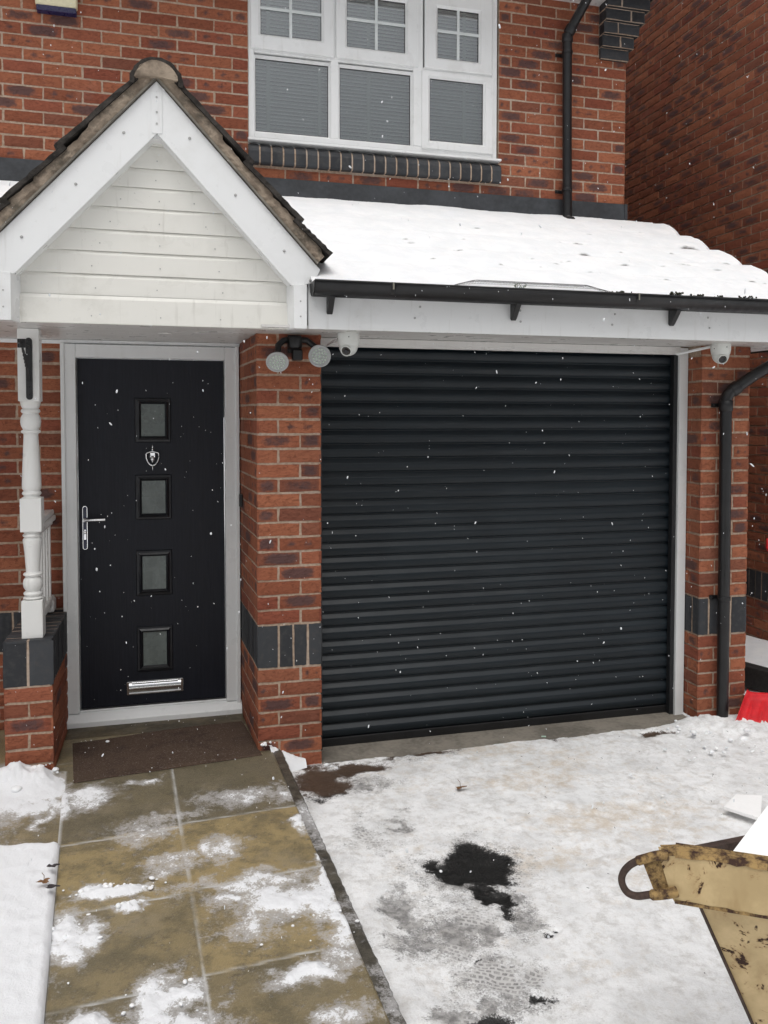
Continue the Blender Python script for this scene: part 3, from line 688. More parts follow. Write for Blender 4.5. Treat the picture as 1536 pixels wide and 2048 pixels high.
for zc_, zt in ((.952, 1.132), (.518, .703), (.090, .278), (-.342, -.152)):
    x0, x1 = -.577, -.450
    m = MB(); A = [(x0-.034, x1+.034, zc_-.034, zt+.034, .648), (x0-.030, x1+.030, zc_-.030, zt+.030, .640), (x0-.020, x1+.020, zc_-.020, zt+.020, .638), (x0-.010, x1+.010, zc_-.010, zt+.010, .632), (x0, x1, zc_, zt, .643), (x0, x1, zc_, zt, .650)]
    V = []
    for a in A: V += [(a[0], a[4], a[2]), (a[1], a[4], a[2]), (a[1], a[4], a[3]), (a[0], a[4], a[3])]
    m.add(V, [(k_*4+i, k_*4+(i+1) % 4, (k_+1)*4+(i+1) % 4, (k_+1)*4+i) for k_ in range(5) for i in range(4)])
    mo = m.build("pane_moulding", DOORM, door)
    m = MB(); m.box(x0-.004, x1+.004, .6465, .6478, zc_-.004, zt+.004); m.build("pane", FROST, door)
# handle
m = MB(); hp = [(.0135*math.cos(t), .0135*math.sin(t)) for t in [math.pi*i/10 for i in range(11)]]
P = [(-.876+a, .557+b) for a, b in hp]+[(-.876-a, .342-b) for a, b in hp]
m.prism(P, 'y', .634, .648)
m.lathe([(.011, 0), (.011, .012), (.008, .014), (.008, .040)], (-.876, .634, .494), 16, 0, -Y_)
m.tube([(-.876, .600, .494), (-.872, .594, .494), (-.858, .591, .495), (-.82, .590, .4965), (-.768, .592, .4965)], .0085, 12, 0, True, [.008, .0085, .0075, .0085, .0095])
h = m.build("door_handle", CHROME, door, bevel=.0015)
m = MB(); m.prism([(-.876+a*.72, .557+b*.72) for a, b in hp]+[(-.876-a*.72, .342-b*.72) for a, b in hp], 'y', .6325, .6337); m.build('plate_film', plain('blue_film', (.010, .014, .045), .15), h)
m = MB(); m.box(-.880, -.872, .6315, .6324, .415, .44); m.lathe([(.0085, 0), (.0085, .004), (.003, .005)], (-.876, .6324, .425), 14, 0, -Y_); m.box(-.8815, -.8705, .6300, .6324, .385, .425); m.build("keyhole", CHROME, h)
# knocker
m = MB(); kx, kz = -.517, .823
sh = [(-.034, .030), (-.030, .036), (-.015, .040), (0, .045), (.015, .040), (.030, .036), (.034, .030), (.033, .008), (.026, -.014), (.014, -.030), (0, -.038), (-.014, -.030), (-.026, -.014), (-.033, .008)]
m.tube([(kx+a, .632, kz+b) for a, b in sh+[sh[0]]], .0042, 8, cap=False)
m.tube([(kx+.012, .630, kz-.030), (kx, .628, kz-.036), (kx-.012, .630, kz-.030)], .006, 8)
m.lathe([(.004, 0), (.0075, .003), (.003, .008), (.006, .012), (.002, .018), (.0035, .022), (.001, .038)], (kx, .636, kz+.043), 10)
m.lathe([(.0035, 0), (.002, .008), (.001, .022)], (kx, .636, kz-.040), 10, 0, -Z_)
m.box(kx-.012, kx+.012, .636, .648, kz+.020, kz+.036)
m.ball((kx, .628, kz+.002), .0115, 12, 0, (1, .8, 1.25)); m.ball((kx, .621, kz-.012), .0055, 10, 0, (1, 1, 1.2))
m.add([(kx-.013, .63, kz+.010), (kx-.004, .63, kz+.016), (kx-.012, .626, kz+.026), (kx+.013, .63, kz+.010), (kx+.004, .63, kz+.016), (kx+.012, .626, kz+.026), (kx-.008, .636, kz+.014), (kx+.008, .636, kz+.014)], [(0,1,2), (3,5,4), (0,2,6), (6,2,1), (3,7,5), (7,4,5)])
m.build("door_knocker", CHROME, door)
# letterbox
m = MB(); m.box(-.668, -.361, .641, .648, -.503, -.427)
lb = m.build("letterbox", CHROME, door, bevel=.004, seg=3)
m = MB(); V = []
for i in range(9):
    t = i/8; z = -.496+.058*t; y = .640-.009*math.sin(math.pi*t)**.6
    V += [(-.655, y, z), (-.374, y, z)]
m.add(V, [(2*i, 2*i+1, 2*i+3, 2*i+2) for i in range(8)], 0, True); m.tube([(-.64, .634, -.434), (-.39, .634, -.434)], .005, 12); m.build("letter_flap", CHROME, lb)

# ------------------------------------------------------------------ garage roller shutter
YS = .205; PX0, PX1 = .330, 2.512; pitch = .0765; z = 1.448; V = []; prof = []
zt = 1.136+.004
zz = zt
while zz < 1.50: zz += pitch
rowsz = []
while zz > -.74: rowsz.append(zz); zz -= pitch
for z0 in rowsz:      # z0 is the top lip of one slat
    for (dz, dy) in ((0, .0060), (-.0012, .0045), (-.0235, -.0110), (-.0270, -.0124), (-.0350, -.0130), (-.0480, -.0122), (-.0580, -.0100), (-.0650, -.0065), (-.0690, -.0010), (-.0712, .0055), (-.0740, .0060), (-.0750, .0060), (-.0762, .0060)):
        prof.append((YS+dy, z0+dz))
prof = [(y, max(-.715, z)) for y, z in prof if z > -.73]
npf = len(prof); V = [(PX0, y, z) for y, z in prof]+[(PX1, y, z) for y, z in prof]
sh = mk("roller_shutter", V, [(i, i+1, npf+i+1, npf+i) for i in range(npf-1)], SHUT, house, None, False)
sh['label'] = "anthracite roller shutter garage door"
sh.data.polygons.foreach_set('use_smooth', [(i % 13) not in (0, 1, 8, 9, 10, 11, 12) for i in range(npf-1)])
m = MB(); m.box(PX0, PX1, YS-.012, YS+.02, -.739, -.690); m.build("bottom_rail", BLACKP, sh, bevel=.004)
DG = plain("guide_black", (.014, .015, .017), .45)
m = MB(); m.box(2.478, 2.515, .155, .195, -.74, 1.455); m.build("shutter_guide", DG, sh, bevel=.002)
m = MB(); m.box(.330, .358, .155, .195, -.74, 1.455); m.build("shutter_guide", DG, sh, bevel=.002)
m = MB(); m.box(2.504, 2.562, .135, .26, -.742, 1.476); m.build("garage_frame", FRAME, house, bevel=.003)
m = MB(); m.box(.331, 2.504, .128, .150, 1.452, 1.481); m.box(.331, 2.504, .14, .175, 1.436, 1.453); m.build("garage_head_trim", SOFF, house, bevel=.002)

# ------------------------------------------------------------------ porch post, rail and hook bracket
px, py = -1.062, .078
m = MB()
def sq(z0, z1, h=.0475, tongue0=False, tongue1=False):
    m.box(px-h, px+h, py-h, py+h, z0, z1)
sq(1.135, 1.479); sq(.512, .672); sq(.0, .183)
# lamb's tongue transitions and turned parts
m.lathe([(.030,.183),(.047,.188),(.040,.196),(.033,.199),(.040,.203),(.0445,.211),(.040,.219),(.031,.222),(.036,.229),(.043,.243),(.0455,.260),(.043,.277),(.035,.289),(.031,.293),(.040,.297),(.0445,.304),(.040,.311),(.031,.314),(.0315,.330),(.036,.40),(.0405,.445),(.0435,.470),(.040,.478),(.034,.481),(.040,.485),(.0445,.492),(.041,.498),(.034,.503),(.047,.512)], (px, py, 0), 32)
m.lathe([(.047,.672),(.037,.678),(.034,.682),(.040,.687),(.0445,.694),(.040,.702),(.035,.706),(.0425,.716),(.0435,.735),(.041,.80),(.037,.88),(.0335,.955),(.0325,.975),(.034,.981),(.042,.984),(.0445,.990),(.042,.996),(.034,.999),(.036,1.003),(.0435,1.018),(.0465,1.038),(.044,1.058),(.037,1.072),(.033,1.076),(.040,1.080),(.0445,1.088),(.040,1.097),(.034,1.101),(.040,1.106),(.047,1.135)], (px, py, 0), 32)
post = m.build("porch_post", WOODW, house, bevel=.004, seg=3); post['label'] = "white turned porch post with flaking paint at its foot"
m = MB(); m.box(px-.034, px+.034, .13, D-.008, .495, .525); m.box(px-.026, px+.026, .13, D-.008, .525, .553); m.box(px-.018, px+.018, .13, D-.008, .47, .495); bal = m.build("balustrade", WOODW, house, bevel=.008, seg=3)
m = MB(); m.box(px-.022, px+.022, .13, D-.008, .04, .085); m.box(px-.03, px+.03, .57, D-.008, .004, .07); m.build("bottom_rail", WOODW, bal, bevel=.008, seg=3)
for y in (.21, .31, .41, .51, .61): m = MB(); m.box(px-.012, px+.012, y-.012, y+.012, .085, .47); m.build("baluster", WOODW, bal, bevel=.002)
IRON = plain("black_iron", (.015, .015, .016), .5, .0, var=.3)
br = empty("hanging_basket_bracket", (-1.058, .03, 1.14)); tag(br, "black wrought iron basket bracket with twisted brace on the white porch post", "bracket")
m = MB(); P = [(-1.058+.0145*math.cos(math.pi*i/8), 1.420+.0145*math.sin(math.pi*i/8)) for i in range(9)]+[(-1.058-.0145*math.cos(math.pi*i/8), 1.156-.0145*math.sin(math.pi*i/8)) for i in range(9)]
m.prism(P, 'y', .0235, .0303)
for z in (1.418, 1.39, 1.20, 1.165): m.ball((-1.058, .023, z), .0045, 8)
m.build("back_plate", IRON, br)
m = MB(); m.box(-1.063, -1.053, -.175, .024, 1.385, 1.397); m.box(-1.075, -1.041, -.182, -.172, 1.372, 1.412); m.tube([(-1.058, -.178, 1.40), (-1.058, -.195, 1.405), (-1.058, -.205, 1.39), (-1.058, -.20, 1.375)], .006, 8); m.build("arm", IRON, br, bevel=.0015)
m = MB(); V = []; n = 40; a0, a1 = Vector((-1.058, -.165, 1.386)), Vector((-1.058, .020, 1.235)); d = (a1-a0).normalized(); s1 = X_; s2 = d.cross(s1)
for i in range(n+1):
    t = i/n; tw = math.pi*2.5*min(1, max(0, (t-.15)/.5)); c = a0.lerp(a1, t); hw = .0065
    for q in range(4):
        an = tw+math.pi/4+q*math.pi/2; V.append(c+s1*(math.cos(an)*hw)+s2*(math.sin(an)*hw))
m.add(V, [(i*4+q, i*4+(q+1) % 4, (i+1)*4+(q+1) % 4, (i+1)*4+q) for i in range(n) for q in range(4)]); m.build("twisted_brace", IRON, br)

m = MB(); m.lathe([(.030, -.004), (.034, -.001), (.034, .0)], (-.44, .12, 1.4795), 24); m.build('soffit_vent', SOFF, house)
# ------------------------------------------------------------------ cameras, floodlight, alarm, bell
CAMW = plain("camera_white", (.74, .76, .73), .35, var=.06); LENS = plain("lens_black", (.015, .015, .018), .12); LRING = plain("lens_led", (.16, .14, .10), .3)
def turret(loc, rz, label, cpts):
    root = empty("security_camera", (0, 0, 0)); tag(root, label, "security camera", "dome cameras under the garage soffit")
    m = MB(); m.lathe([(.053, 0), (.056, -.004), (.056, -.035), (.053, -.052), (.050, -.060), (.046, -.066)][::-1], (0, 0, 0), 28); m.build("housing", CAMW, root)
    m = MB(); m.ball((0, 0, -.066), .0475, 24); b = m.build("dome", CAMW, root)
    ax = Vector((.0, -.80, -.42)).normalized(); c = Vector((0, 0, -.070))
    m = MB(); m.lathe([(.029, .030), (.030, .044), (.027, .0495), (.0235, .0495), (.022, .044)], c, 24, 0, ax); m.build("lens_ring", CAMW, b)
    m = MB(); m.lathe([(.0225, .040), (.0222, .0455), (.012, .0465), (.011, .045), (.0005, .046)], c, 24, 0, ax)
    m.build("lens", LENS, b)
    m = MB()
    for i in range(14):
        t = 2*math.pi*i/14; a = ax.orthogonal().normalized(); bb = ax.cross(a); m.ball(tuple(c+ax*.0462+a*(.0172*math.cos(t))+bb*(.0172*math.sin(t))), .0022, 6)
    m.build("infrared_leds", LRING, b)
    for c_ in ((.018, -.053, -.022), (-.045, -.032, -.030)): m = MB(); m.ball(c_, .0033, 8); m.build("screw", BLACKP, root)
    root.location = loc; root.rotation_euler = (0, 0, rz)
    return root
turret((.447, -.12, 1.483), R(-28), "white dome camera beside the twin floodlight at the left of the garage", None)
turret((2.603, -.12, 1.483), R(-18), "white dome camera at the right above the lower downpipe", None)
bpy.context.view_layer.update()
m = MB(); m.tube([(.425, -.075, 1.472), (.385, .12, 1.442)], .007, 10); m.build("cable_conduit", UPVC, house)
m = MB(); m.tube([(2.58, -.055, 1.470), (2.47, .115, 1.437)], .0085, 10); m.build("cable_conduit", UPVC, house)

FLB = plain("lamp_rim_grey", (.42, .43, .43), .35, var=.05); LED = plain("led_lens", (.52, .60, .52), .2, var=.12, scale=60)
fl = empty("floodlight", (.185, -.03, 1.36)); tag(fl, "twin round floodlight with black sensor body on the brick pier by the door", "floodlight")
m = MB(); m.box(.155, .225, -.030, -.001, 1.385, 1.475); m.lathe([(.030, 0), (.036, .004), (.036, .055), (.030, .060)], (.188, -.050, 1.405), 20); m.build("sensor_body", BLACKP, fl, bevel=.006)
m = MB(); m.box(.170, .222, -.092, -.040, 1.345, 1.398); m.build("sensor_head", BLACKP, fl, bevel=.008, seg=3)
def head(c, ax, arm):
    c = Vector(c); ax = Vector(ax).normalized(); ref = ax.orthogonal()
    m = MB(); m.tube(arm+[tuple(c-ax*.075)], .016, 14); m.lathe([(.020, -.088), (.022, -.08), (.024, -.05)], c, 20, 0, ax); hd = m.build("lamp_arm", BLACKP, fl)
    m = MB(); m.lathe([(.022, -.052), (.030, -.045), (.045, -.022), (.054, -.006), (.056, .0), (.054, .004), (.046, .005), (.0455, .001)], c, 32, 0, ax, ref); m.build("lamp_head", FLB, hd)
    m = MB(); m.lathe([(.0458, -.003), (.0455, .0005), (.0005, .0008)], c, 32, 0, ax, ref)
    a = ref.normalized(); b = ax.cross(a)
    for (rr, nn) in ((.034, 14), (.019, 8), (.004, 2)):
        for i in range(nn):
            t = 2*math.pi*i/nn; p = c+a*(rr*math.cos(t))+b*(rr*math.sin(t))+ax*.001; m.ball(tuple(p), .0058, 8, 0, (1, 1, 1))
    m.build("lamp_lens", LED, hd)
head((.088, -.150, 1.330), (-.10, -.80, -.52), [(.165, -.03, 1.45), (.13, -.04, 1.445), (.104, -.055, 1.42)])
head((.300, -.125, 1.366), (-.22, -.93, -.10), [(.21, -.03, 1.45), (.25, -.03, 1.45), (.290, -.03, 1.42)])

CREAM = plain("alarm_cream", (.72, .66, .45), .4, var=.08); NAVY = plain("alarm_navy", (.02, .018, .07), .3)
ab = empty("alarm_box", (-1.055, U-.03, 3.49)); tag(ab, "cream burglar alarm box with navy base high on the brick wall", "alarm box")
m = MB(); m.box(-1.178, -.942, U-.062, U-.006, 3.520, 3.80); m.build("cover", CREAM, ab, bevel=.012, seg=3)
m = MB(); m.prism([(U-.060, 3.521), (U-.050, 3.492), (U-.006, 3.485), (U-.006, 3.521)], 'x', -1.172, -.948); m.build("base", NAVY, ab, bevel=.005)
db = MB(); db.box(-.050, -.030, .520, .560, .555, .625); dbo = db.build("doorbell", BLACKP, None, bevel=.004); tag(dbo, "small black doorbell on the side of the brick pier by the door", "doorbell")

# gutter debris, weeds and leaf mesh
LEAFG = plain("weed_green", (.06, .11, .035), .7, var=.4, scale=40); MOSS = plain("moss", (.035, .035, .02), .95, var=.5, scale=60)
def weed(x, y, z, n, s, name, label, mat, group=None):
    m = MB()
    for i in range(n):
        a = random.uniform(0, 6.28); h = random.uniform(.3, 1)*s; bx, by = random.uniform(-.03, .03)*s*20, random.uniform(-.012, .012)
        p0 = Vector((x+bx, y+by, z)); p1 = p0+Vector((math.cos(a)*h*.5, -abs(math.sin(a))*h*.4, h)); pm = (p0+p1)/2+Vector((0, 0, h*.2))
        m.tube([p0, pm, p1], .0012, 4, rs=[.0014, .0012, .0006])
        for k_ in range(5):
            q = p0.lerp(p1, random.uniform(.2, 1)); d = Vector((random.uniform(-1,1), random.uniform(-1,.3), random.uniform(-.5,.8))).normalized()*random.uniform(.006, .012); e = d.orthogonal().normalized()*.003
            m.add([q, q+d*.5+e, q+d, q+d*.5-e], [(0,1,2,3)])
    return tag(m.build(name, mat), label, "weed", group)
weed(1.235, yc-.02, 1.680, 16, .042, "gutter_weed", "green weed sprouting from the garage gutter above a bracket", LEAFG)
m = MB()
for (x, n, h_) in ((2.10, 14, .018), (2.23, 8, .014), (2.52, 10, .014), (1.78, 7, .010), (2.36, 5, .01), (2.75, 10, .014)):
    for i in range(n*3): m.ball((x+random.gauss(0, .022), yc-.048+random.uniform(-.008, .02), 1.690+random.uniform(-.003, h_)), random.uniform(.003, .0075), 6)
tag(m.build("moss", MOSS), "dark moss growing along the gutter lip", "moss", kind='stuff')
m = MB(); WIRE = plain("wire_mesh", (.10, .10, .10), .5, .6)
def arch(t): 
    e = min(t, 1-t)/.16; return .046*min(1, e)**.7
NX = 110
for r_ in range(5):
    pts = []
    for i in range(NX+1):
        t = i/NX; x = .885+t*.87; u_ = r_/4; pts.append((x, yc-.052+u_*.11, 1.690+arch(t)*math.sin(math.pi*(.12+.5*u_))))
    m.tube(pts, .0016 if r_ == 2 else .0009, 4)
for i in range(0, NX, 1):
    t = i/NX; x = .885+t*.87; m.tube([(x+.004*(k_ % 2), yc-.052+k_/4*.11, 1.690+arch(t)*math.sin(math.pi*(.12+.5*k_/4))) for k_ in range(5)], .0007, 3, cap=False)
tag(m.build("gutter_guard", WIRE), "arched wire gutter guard half buried in the roof snow", "gutter guard")


# ------------------------------------------------------------------ ground surfaces
def mat_path(dk=None):
    k = NT("wet_sandstone_with_snow" if not dk else "wet_kerb_stone"); a = k.attr('bc')  # R snow, G joint, B slab tone
    s1 = k.mix(k.ramp(a[2], 0, 1), (.125, .112, .082), (.335, .258, .130))
    s1 = k.mix(k.ramp(k.noise(6, 7, .75), .42, .62, 0, .65), s1, (.105, .092, .060))
    s1 = k.mix(k.ramp(k.noise(26, 6, .75), .52, .70, 0, .7), s1, (.055, .045, .03))
    s1 = k.mix(k.ramp(k.noise(110, 5, .75), .52, .72, 0, .5), s1, (.34, .28, .18)); s1 = k.mix(k.ramp(k.noise(3.3, 6, .7), .55, .7, 0, .5), s1, (.30, .25, .17))
    if dk: s1 = k.mix(1., s1, k.mix(k.ramp(k.noise(20, 6, .7), .3, .7), (.040, .036, .029), (.105, .095, .075)))
    jc = k.mix(k.noise(40, 4), (.36, .35, .32), (.66, .66, .65)); s1 = k.mix(a[1], s1, jc)
    e = k.math('ADD', a[0], k.math('MULTIPLY_ADD', k.noise(26, 7, .8), 1.3, -.65))
    e = k.math('ADD', e, k.math('MULTIPLY_ADD', k.noise(120, 4, .8), 1.0, -.5))
    thin = k.ramp(e, .20, .48); full = k.ramp(e, .56, .80)
    c = k.mix(k.math('MULTIPLY', thin, .62), s1, (.50, .49, .49)); c = k.mix(full, c, (.80, .81, .83))
    b = k.bump(k.noise(120, 5, .7), .0012, .6); k.bump(e, .006, .5, b)
    return k.fin(c, k.ramp(e, .1, .6, .30, .72), 0, .4)
def mat_drive():
    k = NT("packed_snow_over_tarmac"); a = k.attr('bc')   # R bare, G slush, B tan
    n1 = k.noise(34, 6, .72); n2 = k.noise(150, 4, .7)
    e = k.math('ADD', a[0], k.math('ADD', k.math('MULTIPLY_ADD', n1, .55, -.275), k.math('MULTIPLY_ADD', n2, .9, -.45)))
    s = k.math('ADD', a[1], k.math('ADD', k.math('MULTIPLY_ADD', k.noise(16, 7, .8), 1.8, -.9), k.math('MULTIPLY_ADD', n2, 1.3, -.65)))
    snow = k.mix(k.ramp(k.noise(5, 6, .6), .3, .6), (.70, .705, .71), (.84, .845, .85)); snow = k.mix(k.ramp(k.noise(17, 7, .75), .44, .68, 0, .7), snow, (.52, .505, .485)); snow = k.mix(k.ramp(n2, .62, .8, 0, .35), snow, (.38, .36, .34))
    t = k.math('ADD', k.math('MULTIPLY', a[2], .7), k.math('MULTIPLY_ADD', k.noise(15, 8, .78), 2.6, -1.3))
    snow = k.mix(k.ramp(t, .15, 1.1, 0, .75), snow, (.56, .47, .36))
    ice = k.mix(k.ramp(n1, .35, .65), (.085, .08, .076), (.36, .35, .34))
    vo = k.n.new('ShaderNodeTexBrick'); mp_ = k.n.new('ShaderNodeMapping'); wv = k.n.new('ShaderNodeVectorMath'); wv.operation = 'MULTIPLY_ADD'; nz = k.n.new('ShaderNodeTexNoise'); nz.inputs['Scale'].default_value = 7; k.l.new(k.obj(), nz.inputs['Vector']); k.l.new(nz.outputs['Color'], wv.inputs[0]); wv.inputs[1].default_value = (.08, .08, .08); k.l.new(k.obj(), wv.inputs[2]); k.l.new(wv.outputs[0], mp_.inputs[0]); mp_.inputs['Rotation'].default_value = (0, 0, .5); mp_.inputs['Scale'].default_value = (22, 22, 22); k.l.new(mp_.outputs[0], vo.inputs[0]); vo.inputs['Row Height'].default_value = .42; vo.inputs['Brick Width'].default_value = .55; vo.inputs['Mortar Size'].default_value = .09; vo.inputs['Scale'].default_value = 1.
    vo.inputs['Color1'].default_value = (0,0,0,1); vo.inputs['Color2'].default_value = (.25,.25,.25,1); vo.inputs['Mortar'].default_value = (1,1,1,1)
    tr = k.math('MULTIPLY', vo.outputs['Color'], k.ramp(k.noise(6, 3), .46, .6, 0, .75)); ice = k.mix(tr, ice, (.62, .61, .60))
    c = k.mix(k.ramp(s, .35, .85, 0, .85), snow, ice)
    blk = k.mix(k.ramp(n2, .45, .75), (.008, .008, .008), (.06, .058, .055)); brn = k.mix(n1, (.055, .036, .026), (.10, .068, .048))
    py = k.n.new('ShaderNodeSeparateXYZ'); k.l.new(k.obj(), py.inputs[0])
    bare = k.mix(k.ramp(py.outputs['Y'], -.42, -.36), blk, brn)
    c = k.mix(k.ramp(e, .40, .66), c, bare)
    b = k.bump(k.noise(130, 5, .7), .002, .7); b = k.bump(k.noise(22, 6, .62), .007, .55, b); k.bump(k.math('MULTIPLY', e, -1.), .006, .6, b)
    return k.fin(c, k.ramp(e, .3, .6, .72, .38), 0, .35)
def blobs(Xg, Yg, L, wp=.10):
    Xg, Yg = Xg+wp*(ns2(Xg, Yg, 9, 71, 5, .62)-.5)*2, Yg+wp*(ns2(Xg, Yg, 9, 72, 5, .62)-.5)*2
    o = np.zeros_like(Xg)
    for (x, y, rx, ry, a) in L: o = np.maximum(o, a*np.exp(-(((Xg-x)/rx)**2+((Yg-y)/ry)**2)**1.0*.9))
    return o
def zpath(y): return -.640-.024*np.clip(-.1-y, 0, 3)
def zdrive(y): return -.742-.02*np.clip(-y, 0, 4)
def xl(y): return -.918-.076*(y+.065)
def xr(y): return .085-.058*(y+.31)

# path as one sheet of flags
PL = [(-0.799,-0.343,.129,.109,.9),(-0.128,-0.501,.217,.074,.62),(-0.532,-0.705,.14,.116,.5),(-0.239,-0.935,.068,.113,.8),(-0.633,-1.128,.12,.046,1.5),(-.72,-1.11,.05,.04,1.2),(-0.579,-1.259,.037,.026,1.2),(-0.431,-1.002,.112,.099,.62),(.019,-1.375,.207,.133,1.05),(.129,-1.563,.074,.15,1.2),(-0.167,-1.482,.082,.091,.7),(-.2,-1.3,.12,.05,.7),(-0.002,-1.749,.114,.055,1.1),(-0.772,-1.402,.077,.137,1.4),(-0.443,-1.762,.084,.117,1.3),(-0.691,-1.85,.125,.062,1.3),(.083,-1.965,.071,.066,.7),(.126,-0.77,.03,.142,.9),(.052,-0.497,.088,.08,.7),(-.55,-.23,.07,.03,.8),(.15,-1.15,.03,.3,1.1),(-.9,-.35,.05,.2,.9),(-.25,-1.2,.3,.05,.45),(-.35,-1.9,.1,.06,1.0),(-.1,-1.2,.2,.06,.8),(-.45,-.62,.2,.04,.5)]
nu, nv = 130, 330; Uu = np.linspace(0, 1, nu); Yy = np.linspace(.60, -2.45, nv); UU, YG = np.meshgrid(Uu, Yy, indexing='ij')
XL = np.where(YG > -.02, -.969, xl(YG)); XR = np.where(YG > -.02, -.003-.06*np.clip(YG, 0, 1), xr(YG)); XL = np.where(YG > -.02, XL, np.maximum(XL, -5)); XG = XL+(XR-XL)*UU
wob = .006*(ns2(XG, YG, 3, 8)-.5)
mid = -.422-.0625*(YG+.165)+wob
inpath = YG < -.12
jd = np.abs(XG-mid)
for yl in (-.31+.38, -.69, -1.21, -1.70, -2.2): jd = np.where(XG > mid, np.minimum(jd, np.abs(YG-(yl+.085*(XG+.42))+wob)), jd)
for yl in (.12, -.72, -1.22, -1.715, -2.2): jd = np.where(XG <= mid, np.minimum(jd, np.abs(YG-(yl+.085*(XG+.42))+wob)), jd)
edgeL = np.where(YG < 0, XG-XL, 1)
joint = np.clip(1.35-jd/.0055, 0, 1)*(YG < .2)*np.clip(ns2(XG, YG, 11, 9)*2.6-.5, .25, 1)
joint = np.maximum(joint, np.clip(1.3-edgeL/.010, 0, 1))
slab = np.zeros_like(XG); side_ = (XG > mid).astype(int)
lv = np.zeros_like(XG)
for yl in (-.31+.38, -.70, -1.215, -1.705, -2.2): lv += (YG < yl+.085*(XG+.42))
tone = np.array([[.55,.30,.9,.55,.35,.4],[.25,.25,.95,.8,.5,.6]])
slab = tone[side_, np.clip(lv.astype(int), 0, 5)]*np.clip(.7+.6*ns2(XG, YG, 5, 10), .2, 1.4)
slab = np.clip(slab, 0, 1)
sn = blobs(XG, YG, PL)*(.35+1.3*ns2(XG, YG, 12, 12, 6, .68))+.10*ns2(XG, YG, 5, 19); sn = np.where(YG > -.15, sn*.2, sn)
thick = np.clip(sn-.62, 0, 1)*.018+.006*np.clip(sn-.5, 0, 1)*ns2(XG, YG, 55, 13)
ZG = zpath(YG)-.003*joint+thick+.003*(ns2(XG, YG, 6, 15)-.5)+.0012*(slab-.5)
V = np.stack([XG, YG, ZG], -1).reshape(-1, 3).tolist(); Cc = np.stack([sn, joint, slab, np.ones_like(sn)], -1).reshape(-1, 4)
Fc = [(i*nv+j, i*nv+j+1, (i+1)*nv+j+1, (i+1)*nv+j) for i in range(nu-1) for j in range(nv-1)]
n0 = len(V); V += [(XG[i, j], YG[i, j], -.80) for i in (0, nu-1) for j in range(nv)]; Cc = np.vstack([Cc, np.tile([0, 0, .2, 1], (2*nv, 1))])
Fc += [(j, n0+j, n0+j+1, j+1) for j in range(nv-1)]+[((nu-1)*nv+j, (nu-1)*nv+j+1, n0+nv+j+1, n0+nv+j) for j in range(nv-1)]
PATH = mat_path()
tag(mk("path", V, Fc, PATH, None, None, True, Cc), kind='structure')
# kerb strip along the right of the path
KERB = plain("wet_kerb", (.062, .056, .044), .75, var=.5, scale=14, bump=.004, bscale=50, spec=.3)
m = MB(); V = []; n = 120
for i in range(n+1):
    y = -.012-(2.44)*i/n; x0 = xr(np.array(y))+.001; j = random.uniform(-.0025, .0025); z = zpath(np.array(y))-.004+random.uniform(-.001, .001)
    V += [(x0, y, -.85), (x0, y, z), (x0+.004, y, z+.002), (x0+.042+j, y, z+.001), (x0+.048+j, y, z-.006), (x0+.05+j, y, -.85)]
m.add(V, [(i*6+k_, i*6+k_+1, (i+1)*6+k_+1, (i+1)*6+k_) for i in range(n) for k_ in range(5)]); kc = np.zeros((len(m.V), 4)); vv = np.array(m.V); kc[:, 0] = np.clip((ns2(vv[:, 0], vv[:, 1], 6, 77)*1.5-.45)*np.clip((-.45-vv[:, 1])/.3, 0, 1), 0, 1); kc[:, 3] = 1
tag(mk('kerb', m.V, m.F, mat_path((.50, .55, .60)), None, m.I, m.S, kc), kind='structure')

# driveway
DB = [(0.756,-1.143,.148,.147,1.35),(0.828,-1.183,.107,.152,1.2),(0.756,-1.371,.05,.13,1.25),(0.65,-1.174,.058,.09,.95),(0.281,-0.223,.144,.2,1.2),(0.48,-0.13,.2,.10,1.0),(0.862,-0.03,.28,.045,.9),(2.197,-0.10,.12,.05,.95),(1.648,-0.04,.13,.028,.7),(0.58,-1.70,.018,.02,1.1),(.86,-1.62,.02,.02,1.),(.50,-2.02,.09,.05,.9),(.70,-1.95,.03,.02,.8)]
DS = [(0.531,-0.78,.045,.08,.9),(.60,-.66,.05,.04,.75),(.36,-.62,.03,.05,.7),(.42,-.95,.04,.06,.7),(0.389,-0.872,.103,.175,.6),(0.399,-1.41,.098,.144,1.1),(0.521,-1.57,.221,.116,.9),(0.571,-1.836,.126,.174,.8),(0.454,-1.973,.118,.053,1.2),(0.558,-1.129,.156,.236,.6),(0.79,-1.45,.091,.275,.75),(0.395,-0.638,.131,.148,.45),(0.691,-1.617,.051,.07,1.0),(.45,-.33,.22,.10,.7),(.9,-.09,.35,.07,.6),(.72,-1.85,.05,.06,.9),(.76,-1.17,.27,.25,.85),(.62,-1.45,.3,.2,.6),(.6,-1.9,.2,.2,.6)]
nx, ny = 400, 300; x = np.concatenate([np.linspace(.02, 3.2, 340), np.linspace(3.22, 4.6, 60)]); y = np.linspace(.36, -2.75, ny); XG, YG = np.meshgrid(x, y, indexing='ij')
n10 = ns2(XG, YG, 10, 21, 5, .6)
bare = blobs(XG, YG, DB)*(.62+.75*n10); slush = blobs(XG, YG, DS)*(.65+1.0*ns2(XG, YG, 8, 22, 5, .6))
bare = np.where(YG > -.0, np.maximum(bare, .0), bare)
tan = 1.1*np.clip(ns2(XG*.8, YG*1.6, 2.6, 23, 5, .65)*2.3-.85, 0, 1)*np.exp(-((XG-1.35)/.75)**2)*np.clip((YG+2.1)/.6, 0, 1)+.12
snow_h = .010+.008*ns2(XG, YG, 2.3, 24)+.009*ns2(XG, YG, 9, 25, 5, .6)+.006*ns2(XG, YG, 38, 26, 3)
